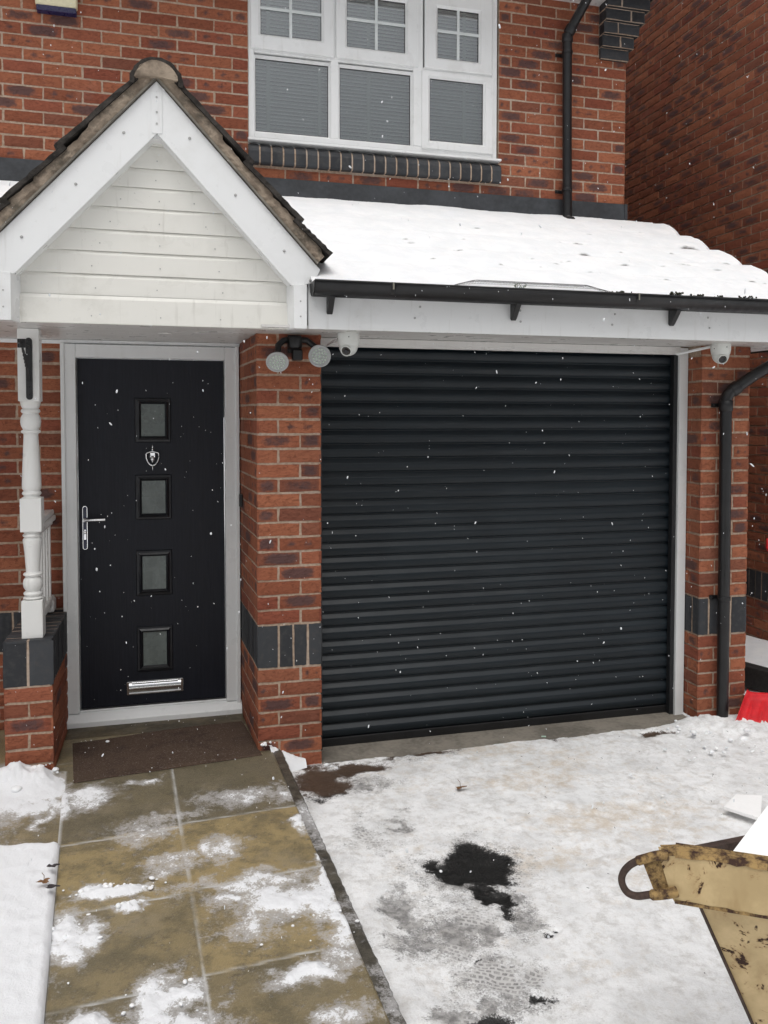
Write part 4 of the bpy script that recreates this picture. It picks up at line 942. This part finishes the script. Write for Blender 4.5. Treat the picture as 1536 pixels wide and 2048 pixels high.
left = np.clip((XG-xr(YG)-.04)/.10, 0, 1); snow_h += .016*np.exp(-((XG-xr(YG)-.13)/.07)**2)*np.clip((-.65-YG)/.3, 0, 1)
# soft snow deeper towards the viewer and the right; scuffs
snow_h += .03*np.clip((XG-1.0)/1.2, 0, 1)*np.clip((-.9-YG)/1., 0, 1)*ns2(XG, YG, 3.2, 27)
r = np.random.RandomState(3)
for i in range(46):
    fx, fy = r.uniform(.9, 3.0), r.uniform(-2.4, -.25); an = r.uniform(0, 3.1); lx = (XG-fx)*math.cos(an)+(YG-fy)*math.sin(an); ly = -(XG-fx)*math.sin(an)+(YG-fy)*math.cos(an)
    a_, b_ = r.uniform(.05, .12), r.uniform(.025, .05); q = (lx/a_)**2+(ly/b_)**2; snow_h += -.0045*np.exp(-q**2)+.0022*np.exp(-((q-1.6)/.5)**2)
snow_h *= 1-np.clip(np.maximum(bare*.85, slush*.35), 0, .9)
# ploughed rim in front of the concrete threshold, and heap by the right pier
heap = .034*np.exp(-(((XG-2.68)/.24)**2+((YG+.16)/.15)**2))+.012*np.exp(-(((XG-3.05)/.30)**2+((YG+.35)/.22)**2))+.03*np.exp(-(((XG-2.50)/.16)**2+((YG+.10)/.08)**2))
heap *= .55+.9*ns2(XG, YG, 14, 28, 4, .6); heap += np.where(heap > .02, .03*ns2(XG, YG, 26, 29, 2)**2, 0)
snow_h = snow_h+heap
keep = (np.clip((-.015+.02*ns2(XG, XG*0, 9, 30)-YG)/.03, 0, 1))  # snow stops before the threshold
keep = np.where(XG > 2.56, 1, keep); bare = np.where((XG > .34) & (XG < 2.5), np.maximum(bare, (1-keep)), bare)
ZG = zdrive(YG)+snow_h*keep-.004
V = np.stack([XG, YG, ZG], -1).reshape(-1, 3).tolist(); Cc = np.stack([np.clip(bare-heap*12, 0, 2), np.clip(slush-heap*10, 0, 2), np.clip(tan-heap*6, 0, 1), np.ones_like(tan)], -1).reshape(-1, 4)
Fc = [(i*ny+j, i*ny+j+1, (i+1)*ny+j+1, (i+1)*ny+j) for i in range(len(x)-1) for j in range(ny-1)]
DRIVE = mat_drive()
tag(mk("driveway", V, Fc, DRIVE, None, None, True, Cc), kind='structure')
# concrete threshold
m = MB(); m.add([(.329, .30, -.733), (2.563, .30, -.733), (2.563, -.012, -.7385), (2.40, -.030, -.741), (1.4, -.040, -.742), (.8, -.020, -.742), (.36, -.008, -.740), (.329, -.004, -.740)], [(0,1,2,3,4,5,6,7)][:1])
m.add([(.329, -.004, -.740), (.36, -.008, -.740), (.8, -.020, -.742), (1.4, -.040, -.742), (2.40, -.030, -.741), (2.563, -.012, -.7385)]+[(.329, -.004, -.80), (.36, -.008, -.80), (.8, -.02, -.80), (1.4, -.04, -.80), (2.4, -.03, -.80), (2.563, -.012, -.80)], [(i, i+1, i+7, i+6) for i in range(5)])
tag(m.build("threshold", CONC), kind='structure')
# door step slab under the threshold
m = MB(); m.box(-.968, -.034, .40, .70, -.66, -.637); m.build("doorstep", plain("wet_stone", (.085, .066, .038), .55, var=.5, scale=7, bump=.003, bscale=40), house, bevel=.004)

# snow covered ground left of the path
nx, ny = 220, 260; x = np.linspace(-3.4, 0, nx); y = np.linspace(.66, -2.75, ny); UU, YG = np.meshgrid(np.linspace(0, 1, nx)**.45, y, indexing='ij')
XR_ = np.where(YG > -.02, -1.2, xl(YG)+.010); XG = -3.4+(XR_+3.4)*UU
cover = np.clip((-.72-YG-.12*(XG+.9))/.05, 0, 1)                     # deep snow begins half way down
deep = cover*(.012+.016*ns2(XG, YG, 2.5, 41)+.006*ns2(XG, YG, 12, 42))
deep *= np.clip((XR_-XG)/.022, 0, 1)**.5*(.75+.5*ns2(XG, YG, 30, 48))
sn = np.clip(blobs(XG, YG, [(-1.05,-.22,.22,.14,1.5),(-1.3,-.2,.3,.3,1.5),(-1.02,-.38,.14,.10,1.05),(-.95,-.50,.04,.12,.8),(-1.25,-.66,.12,.08,1.1),(-1.9,-.4,.6,.6,1.5)])*(.6+.8*ns2(XG, YG, 10, 43, 5, .6)), 0, 1.6)
sn = np.maximum(sn, cover*1.6)
pile = .085*np.exp(-(((XG+1.12)/.17)**2+((YG+.08)/.09)**2))*(.4+1.1*ns2(XG, YG, 16, 44, 4))*np.clip((XR_-XG)/.10, 0, 1); 
ZG = -.644-.024*np.clip(-.1-YG, 0, 3)+deep+np.clip(sn-.6, 0, 1)*.012+pile*(YG < .0)
jl = np.clip(1.3-np.abs(YG-(-.33+.085*(XG+.42)))/.008, 0, 1)
V = np.stack([XG, YG, ZG], -1).reshape(-1, 3).tolist(); Cc = np.stack([sn+pile*20, jl, .35+.5*ns2(XG, YG, 4, 45), np.ones_like(sn)], -1).reshape(-1, 4)
Fc = [(i*ny+j, i*ny+j+1, (i+1)*ny+j+1, (i+1)*ny+j) for i in range(nx-1) for j in range(ny-1)]
tag(mk("paving", V, Fc, PATH, None, None, True, Cc), kind='structure')

# far ground all round
V = []; Fc = []; rs = [0, 2, 4, 7, 12, 25, 60, 200, 700]; n = 48
for r_ in rs:
    for i in range(n): t = 2*math.pi*i/n; V.append((1+r_*math.cos(t), -1+r_*math.sin(t), -.80 if r_ < 7 else -.80-.004*r_**.5))
Fc = [(a*n+i, a*n+(i+1) % n, (a+1)*n+(i+1) % n, (a+1)*n+i) for a in range(len(rs)-1) for i in range(n)]
tag(mk("ground", V, Fc, SNOWD, None, None, True), kind='structure')
# snow sheets in front, outside the detailed part
m = MB(); N = 60
def sheet(x0, x1, y0, y1, z, nx, ny, seed):
    xs = np.linspace(x0, x1, nx); ys = np.linspace(y0, y1, ny); a, b = np.meshgrid(xs, ys, indexing='ij'); c = z+.04*ns2(a, b, 1.2, seed)
    return np.stack([a, b, c], -1).reshape(-1, 3).tolist(), [(i*ny+j, i*ny+j+1, (i+1)*ny+j+1, (i+1)*ny+j) for i in range(nx-1) for j in range(ny-1)]
V, Fc = sheet(-6, 7, -2.4, -9, -.81, 60, 40, 51)
tag(mk("ground", V, Fc, SNOWD, None, None, True), kind='structure')

# ------------------------------------------------------------------ neighbouring house to the right
nb = tag(empty("neighbouring_house", (4.3, 1.5, -.9)), "side wall of the neighbouring red brick house, beyond the lean-to roof", "house")
NXW = 3.97; B = Bricks(.40, (4, 2)); B.sheet((NXW+.0065, -.1, -1.3), Y_, Z_, 7.6, 8.2, 0, -X_)
zo_ = -.13
for k in range(-16, 78):
    zb = zo_+.075*k+.005
    if k in (-1, -2, -3) : continue
    ya = -.08
    B.course((NXW, 0, 0), Y_, Z_, -X_, runs(ya, 6.2, .1125*(k % 2)), zb, dark=.5)
y = -.08
while y < 3.2: B.brick((NXW, 0, 0), Y_, Z_, -X_, y, y+.065, zo_-.225+.005, zo_-.005, 2); y += .075
B.build("wall", nb)
# front of the neighbour beyond the frame edge
m = MB(); m.prism([(-.3, 6.6), (3.7, 8.6), (7.7, 6.6), (7.7, 6.5), (3.7, 8.5), (-.3, 6.5)], 'x', NXW-.25, 7.2); m.build('roof', TILE, nb)
m = MB(); m.box(NXW+.02, 7.2, -.09, -.05, -1.3, 6.5); m.build("front_wall", BRICK, nb)

# back wall closing the gap: this house's own rear parts are hidden behind roofs
# ------------------------------------------------------------------ between the houses: sleeper, snow bank
SLP = plain("dark_timber", (.018, .016, .015), .8, var=.4, scale=12, bump=.003, bscale=30)
m = MB(); a, b = Vector((3.30, .70, 0)), Vector((3.06, -.12, 0)); a = Vector((3.34, .62, -.70)); b = Vector((3.42, .1, -.66))
d = Vector((.35, -1.0, 0)).normalized(); c = Vector((3.26, .42, -.642)); 
m.obox(c, d, Vector((d.y, -d.x, 0)), Z_, .55, .05, .070); tag(m.build("timber_edging", SLP, None, bevel=.008), "dark timber sleeper edging a snowy bed beside the neighbouring wall", "edging")
xs = np.linspace(2.95, 3.965, 60); ys = np.linspace(2.6, -.6, 90); a, b = np.meshgrid(xs, ys, indexing='ij')
bank = -.84+.13*np.clip((a-3.2)/.6, 0, 1)+.10*np.clip((1.9-b)/1.6, 0, 1)+.03*ns2(a, b, 2, 61)-.35*np.clip((-.25-b)/.35, 0, 1)**2
V = np.stack([a, b, bank], -1).reshape(-1, 3).tolist()
tag(mk("snow_bank", V, [(i*90+j, i*90+j+1, (i+1)*90+j+1, (i+1)*90+j) for i in range(59) for j in range(89)], SNOW, None, None, True), "smooth bank of snow between garage and neighbouring wall", "snow", kind='stuff')

# ------------------------------------------------------------------ red snow shovel leaning
REDP = plain("red_plastic", (.62, .018, .025), .38, var=.15, scale=20)
shv = empty("snow_shovel", (2.93, -.1, -.74)); tag(shv, "red plastic snow shovel standing blade down in the heap by the downpipe", "shovel")
bl, br_ = Vector((2.665, -.20, -.712)), Vector((3.16, -.28, -.735)); tl, tr_ = Vector((2.880, -.02, -.588)), Vector((3.33, -.09, -.575))
m = MB(); V = []; nu_, nv_ = 40, 16; nrm = (br_-bl).cross(tl-bl).normalized(); nrm = nrm if nrm.y < 0 else -nrm
for sgn in (0, 1):
    for i in range(nu_+1):
        for j in range(nv_+1):
            s_, t = i/nu_, j/nv_; p = bl.lerp(br_, s_).lerp(tl.lerp(tr_, s_), t)
            curve = -.045*math.sin(math.pi*s_)*(.25+.75*t)+.028*(1 if s_ in (0, 1) else 0)*0
            rib = .013*max(0, math.cos(s_*2*math.pi*6.5))**3*math.sin(math.pi*min(1, t*1.15))*(1 if t < .85 else 0)
            edge = .020*math.exp(-((min(s_, 1-s_))/.035)**2)+(.02*math.exp(-((1-t)/.08)**2))
            V.append(p+nrm*(curve*.7+rib+edge-.004*sgn))
k_ = (nu_+1)*(nv_+1)
for i in range(nu_):
    for j in range(nv_):
        a = i*(nv_+1)+j; m.F.append((a, a+nv_+1, a+nv_+2, a+1)); m.F.append((k_+a, k_+a+1, k_+a+nv_+2, k_+a+nv_+1))
for j in range(nv_): m.F += [(j, j+1, k_+j+1, k_+j), (nu_*(nv_+1)+j, k_+nu_*(nv_+1)+j, k_+nu_*(nv_+1)+j+1, nu_*(nv_+1)+j+1)]
for i in range(nu_): a = i*(nv_+1); m.F += [(a, k_+a, k_+a+nv_+1, a+nv_+1), (a+nv_, a+2*nv_+1, k_+a+2*nv_+1, k_+a+nv_)]
m.V = [tuple(v) for v in V]; m.I = [0]*len(m.F); m.S = [True]*len(m.F); m.build("blade", REDP, shv)
top = tl.lerp(tr_, .5); gtop = Vector((3.205, .13, .215))
m = MB(); m.tube([top-(gtop-top)*.06+nrm*.01, top+(gtop-top)*.1, gtop-(gtop-top)*.04], .015, 14, rs=[.022, .017, .015]); m.build("shaft", plain("shaft_black", (.02,.02,.02), .4), shv)
m = MB(); u_ = Vector((1, -.1, 0)).normalized(); v_ = (gtop-top).normalized()
m.tube([gtop-v_*.03, gtop+v_*.0-u_*.035, gtop+v_*.04-u_*.062, gtop+v_*.09-u_*.058, gtop+v_*.098, gtop+v_*.09+u_*.058, gtop+v_*.04+u_*.062, gtop+v_*.0+u_*.035, gtop-v_*.03], .012, 12); m.build("grip", REDP, shv)

# ------------------------------------------------------------------ snow lumps (heap by the shovel, wedge by the pier, pillar foot)
def lumps(name, label, L, sc_=.018, seed=1):
    r = random.Random(seed); m = MB()
    for (x, y, z, n, sx, sy, s) in L:
        for i in range(n):
            c = (x+r.gauss(0, sx), y+r.gauss(0, sy), z+r.uniform(-.006, .006)); rr = s*(.25+.9*r.random()**2.2); sg = 10; V = []
            ph0 = r.uniform(0, 6)
            b = len(m.V); m.ball(c, rr, sg, 0, (r.uniform(.8, 1.4), r.uniform(.8, 1.3), r.uniform(.5, .9)))
            for k_ in range(b, len(m.V)):
                v = m.V[k_]; q = 1+.22*math.sin(v[0]*170+ph0)*math.sin(v[1]*150+ph0)*math.cos(v[2]*140); m.V[k_] = (c[0]+(v[0]-c[0])*q, c[1]+(v[1]-c[1])*q, c[2]+(v[2]-c[2])*q)
    return tag(m.build(name, SNOW), label, "snow", kind='stuff')
lumps("snow_heap", "lumpy shovelled snow at the foot of the right pier and downpipe", [(2.62,-.15,-.708,60,.09,.05,.018),(2.95,-.34,-.735,60,.14,.06,.018),(2.45,-.16,-.715,45,.10,.05,.014),(3.0,-.6,-.69,60,.25,.18,.020),(2.55,-.45,-.715,40,.25,.12,.012)])
lumps("snow_heap", "small snow pile at the foot of the dwarf wall", [(-1.11,-.06,-.615,40,.07,.02,.024),(-1.03,-.03,-.60,12,.03,.01,.014),(-1.2,-.12,-.63,20,.06,.05,.02)], seed=2)
# wedge of snow against the pier
V = []; n1, n2 = 26, 14
for i in range(n1+1):
    for j in range(n2+1):
        s_, t = i/n1, j/n2; x = .052+.19*s_; y = -.002-.11*t*(1-.5*s_); z = -.735+(.105*(1-s_)**1.2+.03)*(1-t**2)*(.85+.3*random.random()*.3); V.append((x+.02*t*(1-s_), y, z))
tag(mk("snow_wedge", V, [(i*(n2+1)+j, (i+1)*(n2+1)+j, (i+1)*(n2+1)+j+1, i*(n2+1)+j+1) for i in range(n1) for j in range(n2)], SNOW, None, None, True), "wedge of snow between path edge and brick pier", "snow", kind='stuff')
lumps("snow_crumbs", "loose crumbs of snow scattered over path, mat and pier foot", [(.06,-.03,-.60,7,.02,.01,.012),(.345,-.06,-.735,10,.02,.02,.010),(-.84,.25,-.618,8,.04,.06,.007),(-.62,-1.13,-.655,36,.09,.02,.011),(-.58,-1.25,-.66,8,.02,.01,.010),(-.4,.1,-.62,10,.3,.2,.0045),(0,-1.45,-.668,26,.13,.16,.0055),(-.77,-1.4,-.668,26,.05,.08,.009),(-.44,-1.76,-.674,14,.06,.08,.008),(1.3,-1.2,-.738,26,.6,.5,.006),(.58,-1.17,-.76,5,.02,.01,.014),(2.2,-.9,-.725,30,.4,.4,.008),(-.35,.5,-.63,8,.25,.03,.005)], seed=3)

# ------------------------------------------------------------------ door mat
def mat_mat():
    k = NT("coir_brown"); n = k.noise(260, 3, .8); c = k.mix(n, (.036, .024, .017), (.125, .084, .062)); c = k.mix(k.ramp(k.noise(7, 5, .6), .45, .7, 0, .5), c, (.035, .022, .020))
    fr_ = k.ramp(k.noise(120, 6, .85), .54, .66, 0, .6); c = k.mix(fr_, c, (.36, .32, .29)); k.bump(n, .005, 1.); return k.fin(c, .95, 0, .1)
m = MB(); ni, nj = 60, 40; V = []; C0 = Vector((-.455, .135, -.638)); ax = Vector((math.cos(R(6.5)), math.sin(R(6.5)), 0)); ay = Vector((-math.sin(R(6.5)), math.cos(R(6.5)), 0))
for i in range(ni+1):
    for j in range(nj+1):
        s_, t = i/ni*2-1, j/nj*2-1; e = 1 if (abs(s_) < 1 and abs(t) < 1) else 0; p = C0+ax*(s_*.442)+ay*(t*.262); V.append((p.x, p.y, -.639+.007*e+random.uniform(0, .0015)*e+.004*math.sin(s_*3+1)*e))
m.add(V, [(i*(nj+1)+j, (i+1)*(nj+1)+j, (i+1)*(nj+1)+j+1, i*(nj+1)+j+1) for i in range(ni) for j in range(nj)], 0, True)
tag(m.build("doormat", mat_mat()), "wet brown doormat dusted with frost at the front door", "doormat")

# ------------------------------------------------------------------ skip
def mat_skip():
    k = NT("cream_rusty_steel"); n = k.noise(8, 6, .65); c = k.mix(k.ramp(n, .35, .7), (.44, .325, .165), (.60, .455, .245))
    c = k.mix(k.ramp(k.noise(20, 5, .6, k.map((1, 1, .3))), .5, .8, 0, .5), c, (.30, .19, .075))
    rr = k.noise(13, 8, .74, None, .5); ru = k.ramp(rr, .580, .60); sc2 = k.noise(7, 2, .4, k.map((1, 1, 2.2)), 1.3); scr = k.ramp(k.math('ABSOLUTE', k.math('SUBTRACT', sc2, .47)), 0, .010, 1, 0)
    dr = k.noise(34, 5, .6, k.map((1, 1, .22))); ru = k.math('MAXIMUM', ru, k.ramp(k.math('MULTIPLY', dr, k.ramp(k.noise(8, 3), .45, .6)), .60, .68))
    halo = k.ramp(rr, .53, .60, 0, .55); c = k.mix(halo, c, (.26, .12, .035)); c = k.mix(ru, c, (.045, .022, .015))
    k.bump(k.math('MULTIPLY', ru, -1.), .002, 1.); return k.fin(c, k.ramp(ru, 0, 1, .5, .9), 0, .35)
SKIP = mat_skip(); 
def mat_rust():
    k = NT("rusty_edge"); c = k.mix(k.ramp(k.noise(30, 6, .7), .40, .62), (.05, .026, .019), (.36, .24, .10)); k.bump(k.noise(70, 5, .7), .003); return k.fin(c, .85, 0, .25)
RUST = mat_rust(); RUSTD = plain("dark_rust", (.062, .038, .029), .8, var=.4, scale=20, bump=.002, bscale=80)
sk = empty("skip", (.95, -2.75, -.8)); tag(sk, "rusty cream steel skip with a looped lifting lug on its corner", "skip")
A = Vector((.549, -2.884, .190)); su = Vector((.834, -.5516, 0)); sv = Vector((.895, .446, 0)).normalized(); inn = Vector((.5516, .834, 0))
# rim along the visible side: outward-facing folded band
def quad(m, a, b, c, d, mi=0): m.add([a, b, c, d], [(0,1,2,3)], mi)
Lr = 1.5; m = MB(); th = inn*.042
def band(m, a, L, dr, inv, h, N=40, drop=0.):
    V = []
    for i in range(N+1):
        t = i/N; p = a+dr*(L*t)+Z_*(drop*t); w1 = random.uniform(-.0012, .0012); 
        V += [p-Z_*h+inv*.030, p-Z_*h, p-Z_*(h-.004)-inv*.001, p-Z_*.006-inv*w1, p+inv*.005+Z_*w1, p+inv*.040, p+inv*.042-Z_*h]
    m.add(V, [(i*7+k_, (i+1)*7+k_, (i+1)*7+(k_+1) % 7, i*7+(k_+1) % 7) for i in range(N) for k_ in range(7)]); m.F += [tuple(range(m_, m_+7)) for m_ in (len(m.V)-7,)]; m.I.append(0); m.S.append(False)
    n = len(m.V)-7*(N+1); m.F.append(tuple(n+q for q in range(6, -1, -1))); m.I.append(0); m.S.append(False)
band(m, A+su*.020, Lr, su, inn, .104)
rim = m.build("rim", SKIP, sk); 
m = MB(); N = 90; V = []
for i in range(N+1):
    p = A+su*(.020+Lr*i/N); j = random.uniform(0, .006); V += [p+inn*.004+Z_*.0022-inn*random.uniform(0,.002), p+inn*.039+Z_*.0022, p-inn*.0022-Z_*(.004+j), p-inn*.0016-Z_*.0995+Z_*random.uniform(0, .004), p-inn*.0016-Z_*.1045]
m.add(V, [f for i in range(N) for f in ((i*5, (i+1)*5, (i+1)*5+1, i*5+1), (i*5+2, (i+1)*5+2, (i+1)*5, i*5), (i*5+4, (i+1)*5+4, (i+1)*5+3, i*5+3))]); m.build("worn_edge", RUST, rim)
# end rim dropping away behind
m = MB(); dn = Z_*-.0; e0 = A+inn*.035+su*.035
pts = [e0+Z_*-.004, e0+sv*.30-Z_*.074, e0+sv*1.0-Z_*.25]
inw = Vector((sv.y, -sv.x, 0))
for a, b in zip(pts[:-1], pts[1:]):
    quad(m, a, b, b+inw*.02, a+inw*.02); quad(m, a+inw*.02, b+inw*.02, b+su*.30-Z_*.8+inn*.34, a+su*.34-Z_*.8+inn*.36)
m.build("end_panel", RUSTD, sk)
# body side: sloping panel below the rim
m = MB(); q0 = A+su*.0628-Z_*.1042+inn*.030; q1 = A+su*Lr-Z_*.1042+inn*.030; q2 = A+su*(Lr-.3)-Z_*.93+inn*.33; q3 = A+su*.373-Z_*.93+inn*.33
N = 24; V = []
for i in range(N+1):
    for j in range(N+1):
        s_, t = i/N, j/N; p = q0.lerp(q1, s_).lerp(q3.lerp(q2, s_), t); V.append(p+inn*(.006*math.sin(s_*9+t*4)*math.sin(t*3.1)))
m.add(V, [(i*(N+1)+j, (i+1)*(N+1)+j, (i+1)*(N+1)+j+1, i*(N+1)+j+1) for i in range(N) for j in range(N)], 0, True)
quad(m, q3, q2, q2+inn*.8, q3+inn*.8)
m.build("body", SKIP, sk)
m = MB(); m.tube([q0, q0.lerp(q3, .5), q3], .0035, 6); m.build("seam", RUSTD, sk)
YEL = plain("yellow_paint", (.60, .36, .02), .5)
m = MB(); c0 = q0.lerp(q1, .088).lerp(q3.lerp(q2, .088), .145)-inn*.0085
dd = (q3-q0).normalized()
m.add([c0, c0+su*.03+dd*.012, c0+su*.11+dd*.03, c0+su*.12+dd*.075, c0+su*.05+dd*.055, c0+su*.012+dd*.02], [(0,1,2,3,4,5)]); m.build("paint_mark", YEL, sk)
m = MB()
def px2(dx, dy, o=0.): return A+su*((dx)/870.)+Z_*(-(dy)/985.)-inn*o
def spline(P, n=6):
    o = []
    for i in range(len(P)-1):
        p0, p1, p2, p3 = [Vector(P[min(max(q, 0), len(P)-1)]) for q in (i-1, i, i+1, i+2)]
        for k_ in range(n): t = k_/n; o.append(.5*((2*p1)+(p2-p0)*t+(2*p0-5*p1+4*p2-p3)*t*t+(3*p1-p0-3*p2+p3)*t**3))
    return o+[Vector(P[-1])]
m.tube(spline([px2(a, b, .002) for a, b in ((5, 9), (-18, 15), (-40, 24), (-58, 37), (-70, 54), (-74, 72), (-69, 89), (-60, 98), (-46, 100), (-28, 94), (-12, 88), (12, 80))]), .0074, 14)
lug = m.build("lifting_lug", RUSTD, sk)
def plate(P, o0, o1, name, mat, par):
    m = MB(); n = len(P); m.add([px2(a, b, o0) for a, b in P]+[px2(a, b, o1) for a, b in P], [tuple(range(n)), tuple(range(2*n-1, n-1, -1))]+[(i, (i+1) % n, n+(i+1) % n, n+i) for i in range(n)])
    return m.build(name, mat, par, bevel=.0012)
plate([(-37, 32), (-10, 10), (12, 76), (-17, 86)], -.004, -.016, "lug_plate", RUST, lug)
plate([(-11, 4), (17.2, 4), (17.2, 98), (25, 98), (14, 93), (9, 76)][:3]+[(14, 93), (9, 76)], .0, -.020, "rim_end", SKIP, rim)
plate([(-8, 4.2), (17.2, -1.2), (17.2, 5), (-6, 9)], .0012, -.030, "rim_cap", RUST, rim)
m = MB(); m.tube(spline([px2(-48, 28, .003), px2(-34, 20, .004), px2(-14, 10, .004), px2(6, 5, .003)], 4), .0095, 10, rs=[.0078]+[.0098]*11+[.0085]); m.build("weld", RUST, lug)
m = MB(); m.tube(spline([px2(-24, 93, .003), px2(-6, 87, .005), px2(14, 79, .006), px2(22, 76, .004)], 4), .010, 12, rs=[.0078]+[.0105]*11+[.009]); m.build("weld", RUST, lug)
# boards
WB = plain("white_board", (.92, .92, .915), .6, var=.03, bump=.0002)
m = MB(); a = Vector((0.7212, -2.8457, 0.1378)); b = Vector((0.8766, -2.7775, 0.2015)); dvec = Vector((.55, -.40, -.02)).normalized()
a0 = A+su*.16+inn*.05-Z_*.002
P1 = A+su*.142+inn*.055-Z_*.04
# plane of the sheet leans inside the skip, its left edge rising away
e1 = (b-a); e2 = Vector((.62, -.34, -.03))
m.add([a-e1*.15-Z_*.01, a+e1*1.7, a+e1*1.7+e2*1.0, a-e1*.15-Z_*.01+e2]+[v-Z_*.014 for v in (a-e1*.15-Z_*.01, a+e1*1.7, a+e1*1.7+e2*1.0, a-e1*.15-Z_*.01+e2)], [(0,1,2,3), (7,6,5,4), (0,4,5,1), (1,5,6,2), (2,6,7,3), (3,7,4,0)])
tag(m.build("white_board", WB), "large white board lying across the skip", "board")
m = MB(); P = [(1.989, -1.072), (2.122, -.976), (2.232, -1.020), (2.075, -1.215)]
m.prism(P, 'z', -.714, -.699); tag(m.build("board_offcut", WB, None, bevel=.001), "small white board offcut lying on the snow behind the skip", "board")
# leaves and litter
LB = plain("dead_leaf_brown", (.17, .085, .035), .8, var=.3, scale=60); LD = plain("dead_leaf_dark", (.035, .028, .03), .8, var=.3)
def leaf(name, c, s, mat, label, grp=None, rot=0., stem=True):
    m = MB(); c = Vector(c); pts = []
    for i in range(14):
        t = 2*math.pi*i/14; r_ = s*(1+.35*math.cos(3*t)+.12*random.uniform(-1, 1)); pts.append(c+Vector((math.cos(t+rot)*r_, math.sin(t+rot)*r_*.6, s*.35*random.uniform(0, 1))))
    n = len(pts); m.add([c+Z_*s*.1]+pts, [(0, i+1, (i+1) % n+1) for i in range(n)])
    if stem: m.tube([c, c+Vector((0, .3, 1))*s*1.0, c+Vector((-.4, .5, 1.5))*s], .0012, 5)
    o = m.build(name, mat); so_ = o.modifiers.new('s', 'SOLIDIFY'); so_.thickness = .0008
    return tag(o, label, "leaf", grp)
leaf("dead_leaf", (.915, -.52, -.724), .026, LB, "brown dead leaf lying alone on the driveway snow")
leaf("dead_leaf", (-.868, -1.10, -.615), .020, LB, "reddish brown dead leaf on the snow left of the path", rot=1.)
leaf("dead_leaf", (-.835, -1.145, -.615), .022, LD, "blackish dead leaf next to the reddish one left of the path", rot=2., stem=False)
leaf("dead_leaf", (-.850, -1.0, -.612), .020, LD, "dark dead leaf at the snow edge nearest the door", rot=.5, stem=False)
m = MB(); m.add([(1.575, .015, -.7345), (1.60, .005, -.7345), (1.606, .02, -.7325), (1.583, .032, -.7335)], [(0,1,2,3)]); tag(m.build("paper_scrap", plain("scrap_green", (.45, .6, .5), .6)), "tiny pale green scrap on the garage threshold", "litter")
m = MB()
for i in range(46):
    x, y = random.uniform(.9, 2.7), random.uniform(-2.1, -.1); a = random.uniform(0, 3); l = random.uniform(.003, .012); z = -.690-.02*abs(y)*.5
    m.tube([(x, y, z), (x+math.cos(a)*l, y+math.sin(a)*l, z+.002)], .0011, 5)
tag(m.build("twig_litter", LD), "specks of dark twig and grit scattered on the driveway snow", "litter", kind='stuff')

# ------------------------------------------------------------------ falling snow
r = random.Random(21); m = MB(); FL = bpy.data.materials.new("snowflake"); FL.use_nodes = True; FL.node_tree.nodes['Principled BSDF'].inputs['Base Color'].default_value = (.72, .74, .76, 1); FL.node_tree.nodes['Principled BSDF'].inputs['Roughness'].default_value = .7
for i in range(1450):
    dist = 1.1+3.6*r.random()**.55
    qx, qy = r.uniform(-.46, .46), r.uniform(-.62, .60)
    p = Vector(CP)+fw*dist+rt*(qx*dist-.035*dist)+up*(qy*dist)
    if p.y > .55 or p.z < -.62 or (p.y > -.45 and p.z > 1.45) or (p.y > -.05 and (p.x < .35 and p.x > -.02)) or (p.y > -.05 and p.x > 2.5) or (p.y > 0 and p.x < -.9) or (p.y > .15 and p.x > 0): continue
    rr = (.0007+.0016*r.random()**1.8)*(1.9 if r.random() < .10 else 1); sg = 6; b = len(m.V)
    m.ball((0, 0, 0), rr, 6, 0, (r.uniform(.6, 1), r.uniform(.5, 1), r.uniform(1, 2.2)))
    an, an2 = r.uniform(-.9, .9), r.uniform(0, 6.28); Rm = Matrix.Rotation(an2, 3, 'Z') @ Matrix.Rotation(an, 3, 'Y')
    for k_ in range(b, len(m.V)): m.V[k_] = tuple(Rm @ Vector(m.V[k_])+p)
tag(m.build("falling_snow", FL), "small white snowflakes falling in front of the house", "snowflakes", kind='stuff')
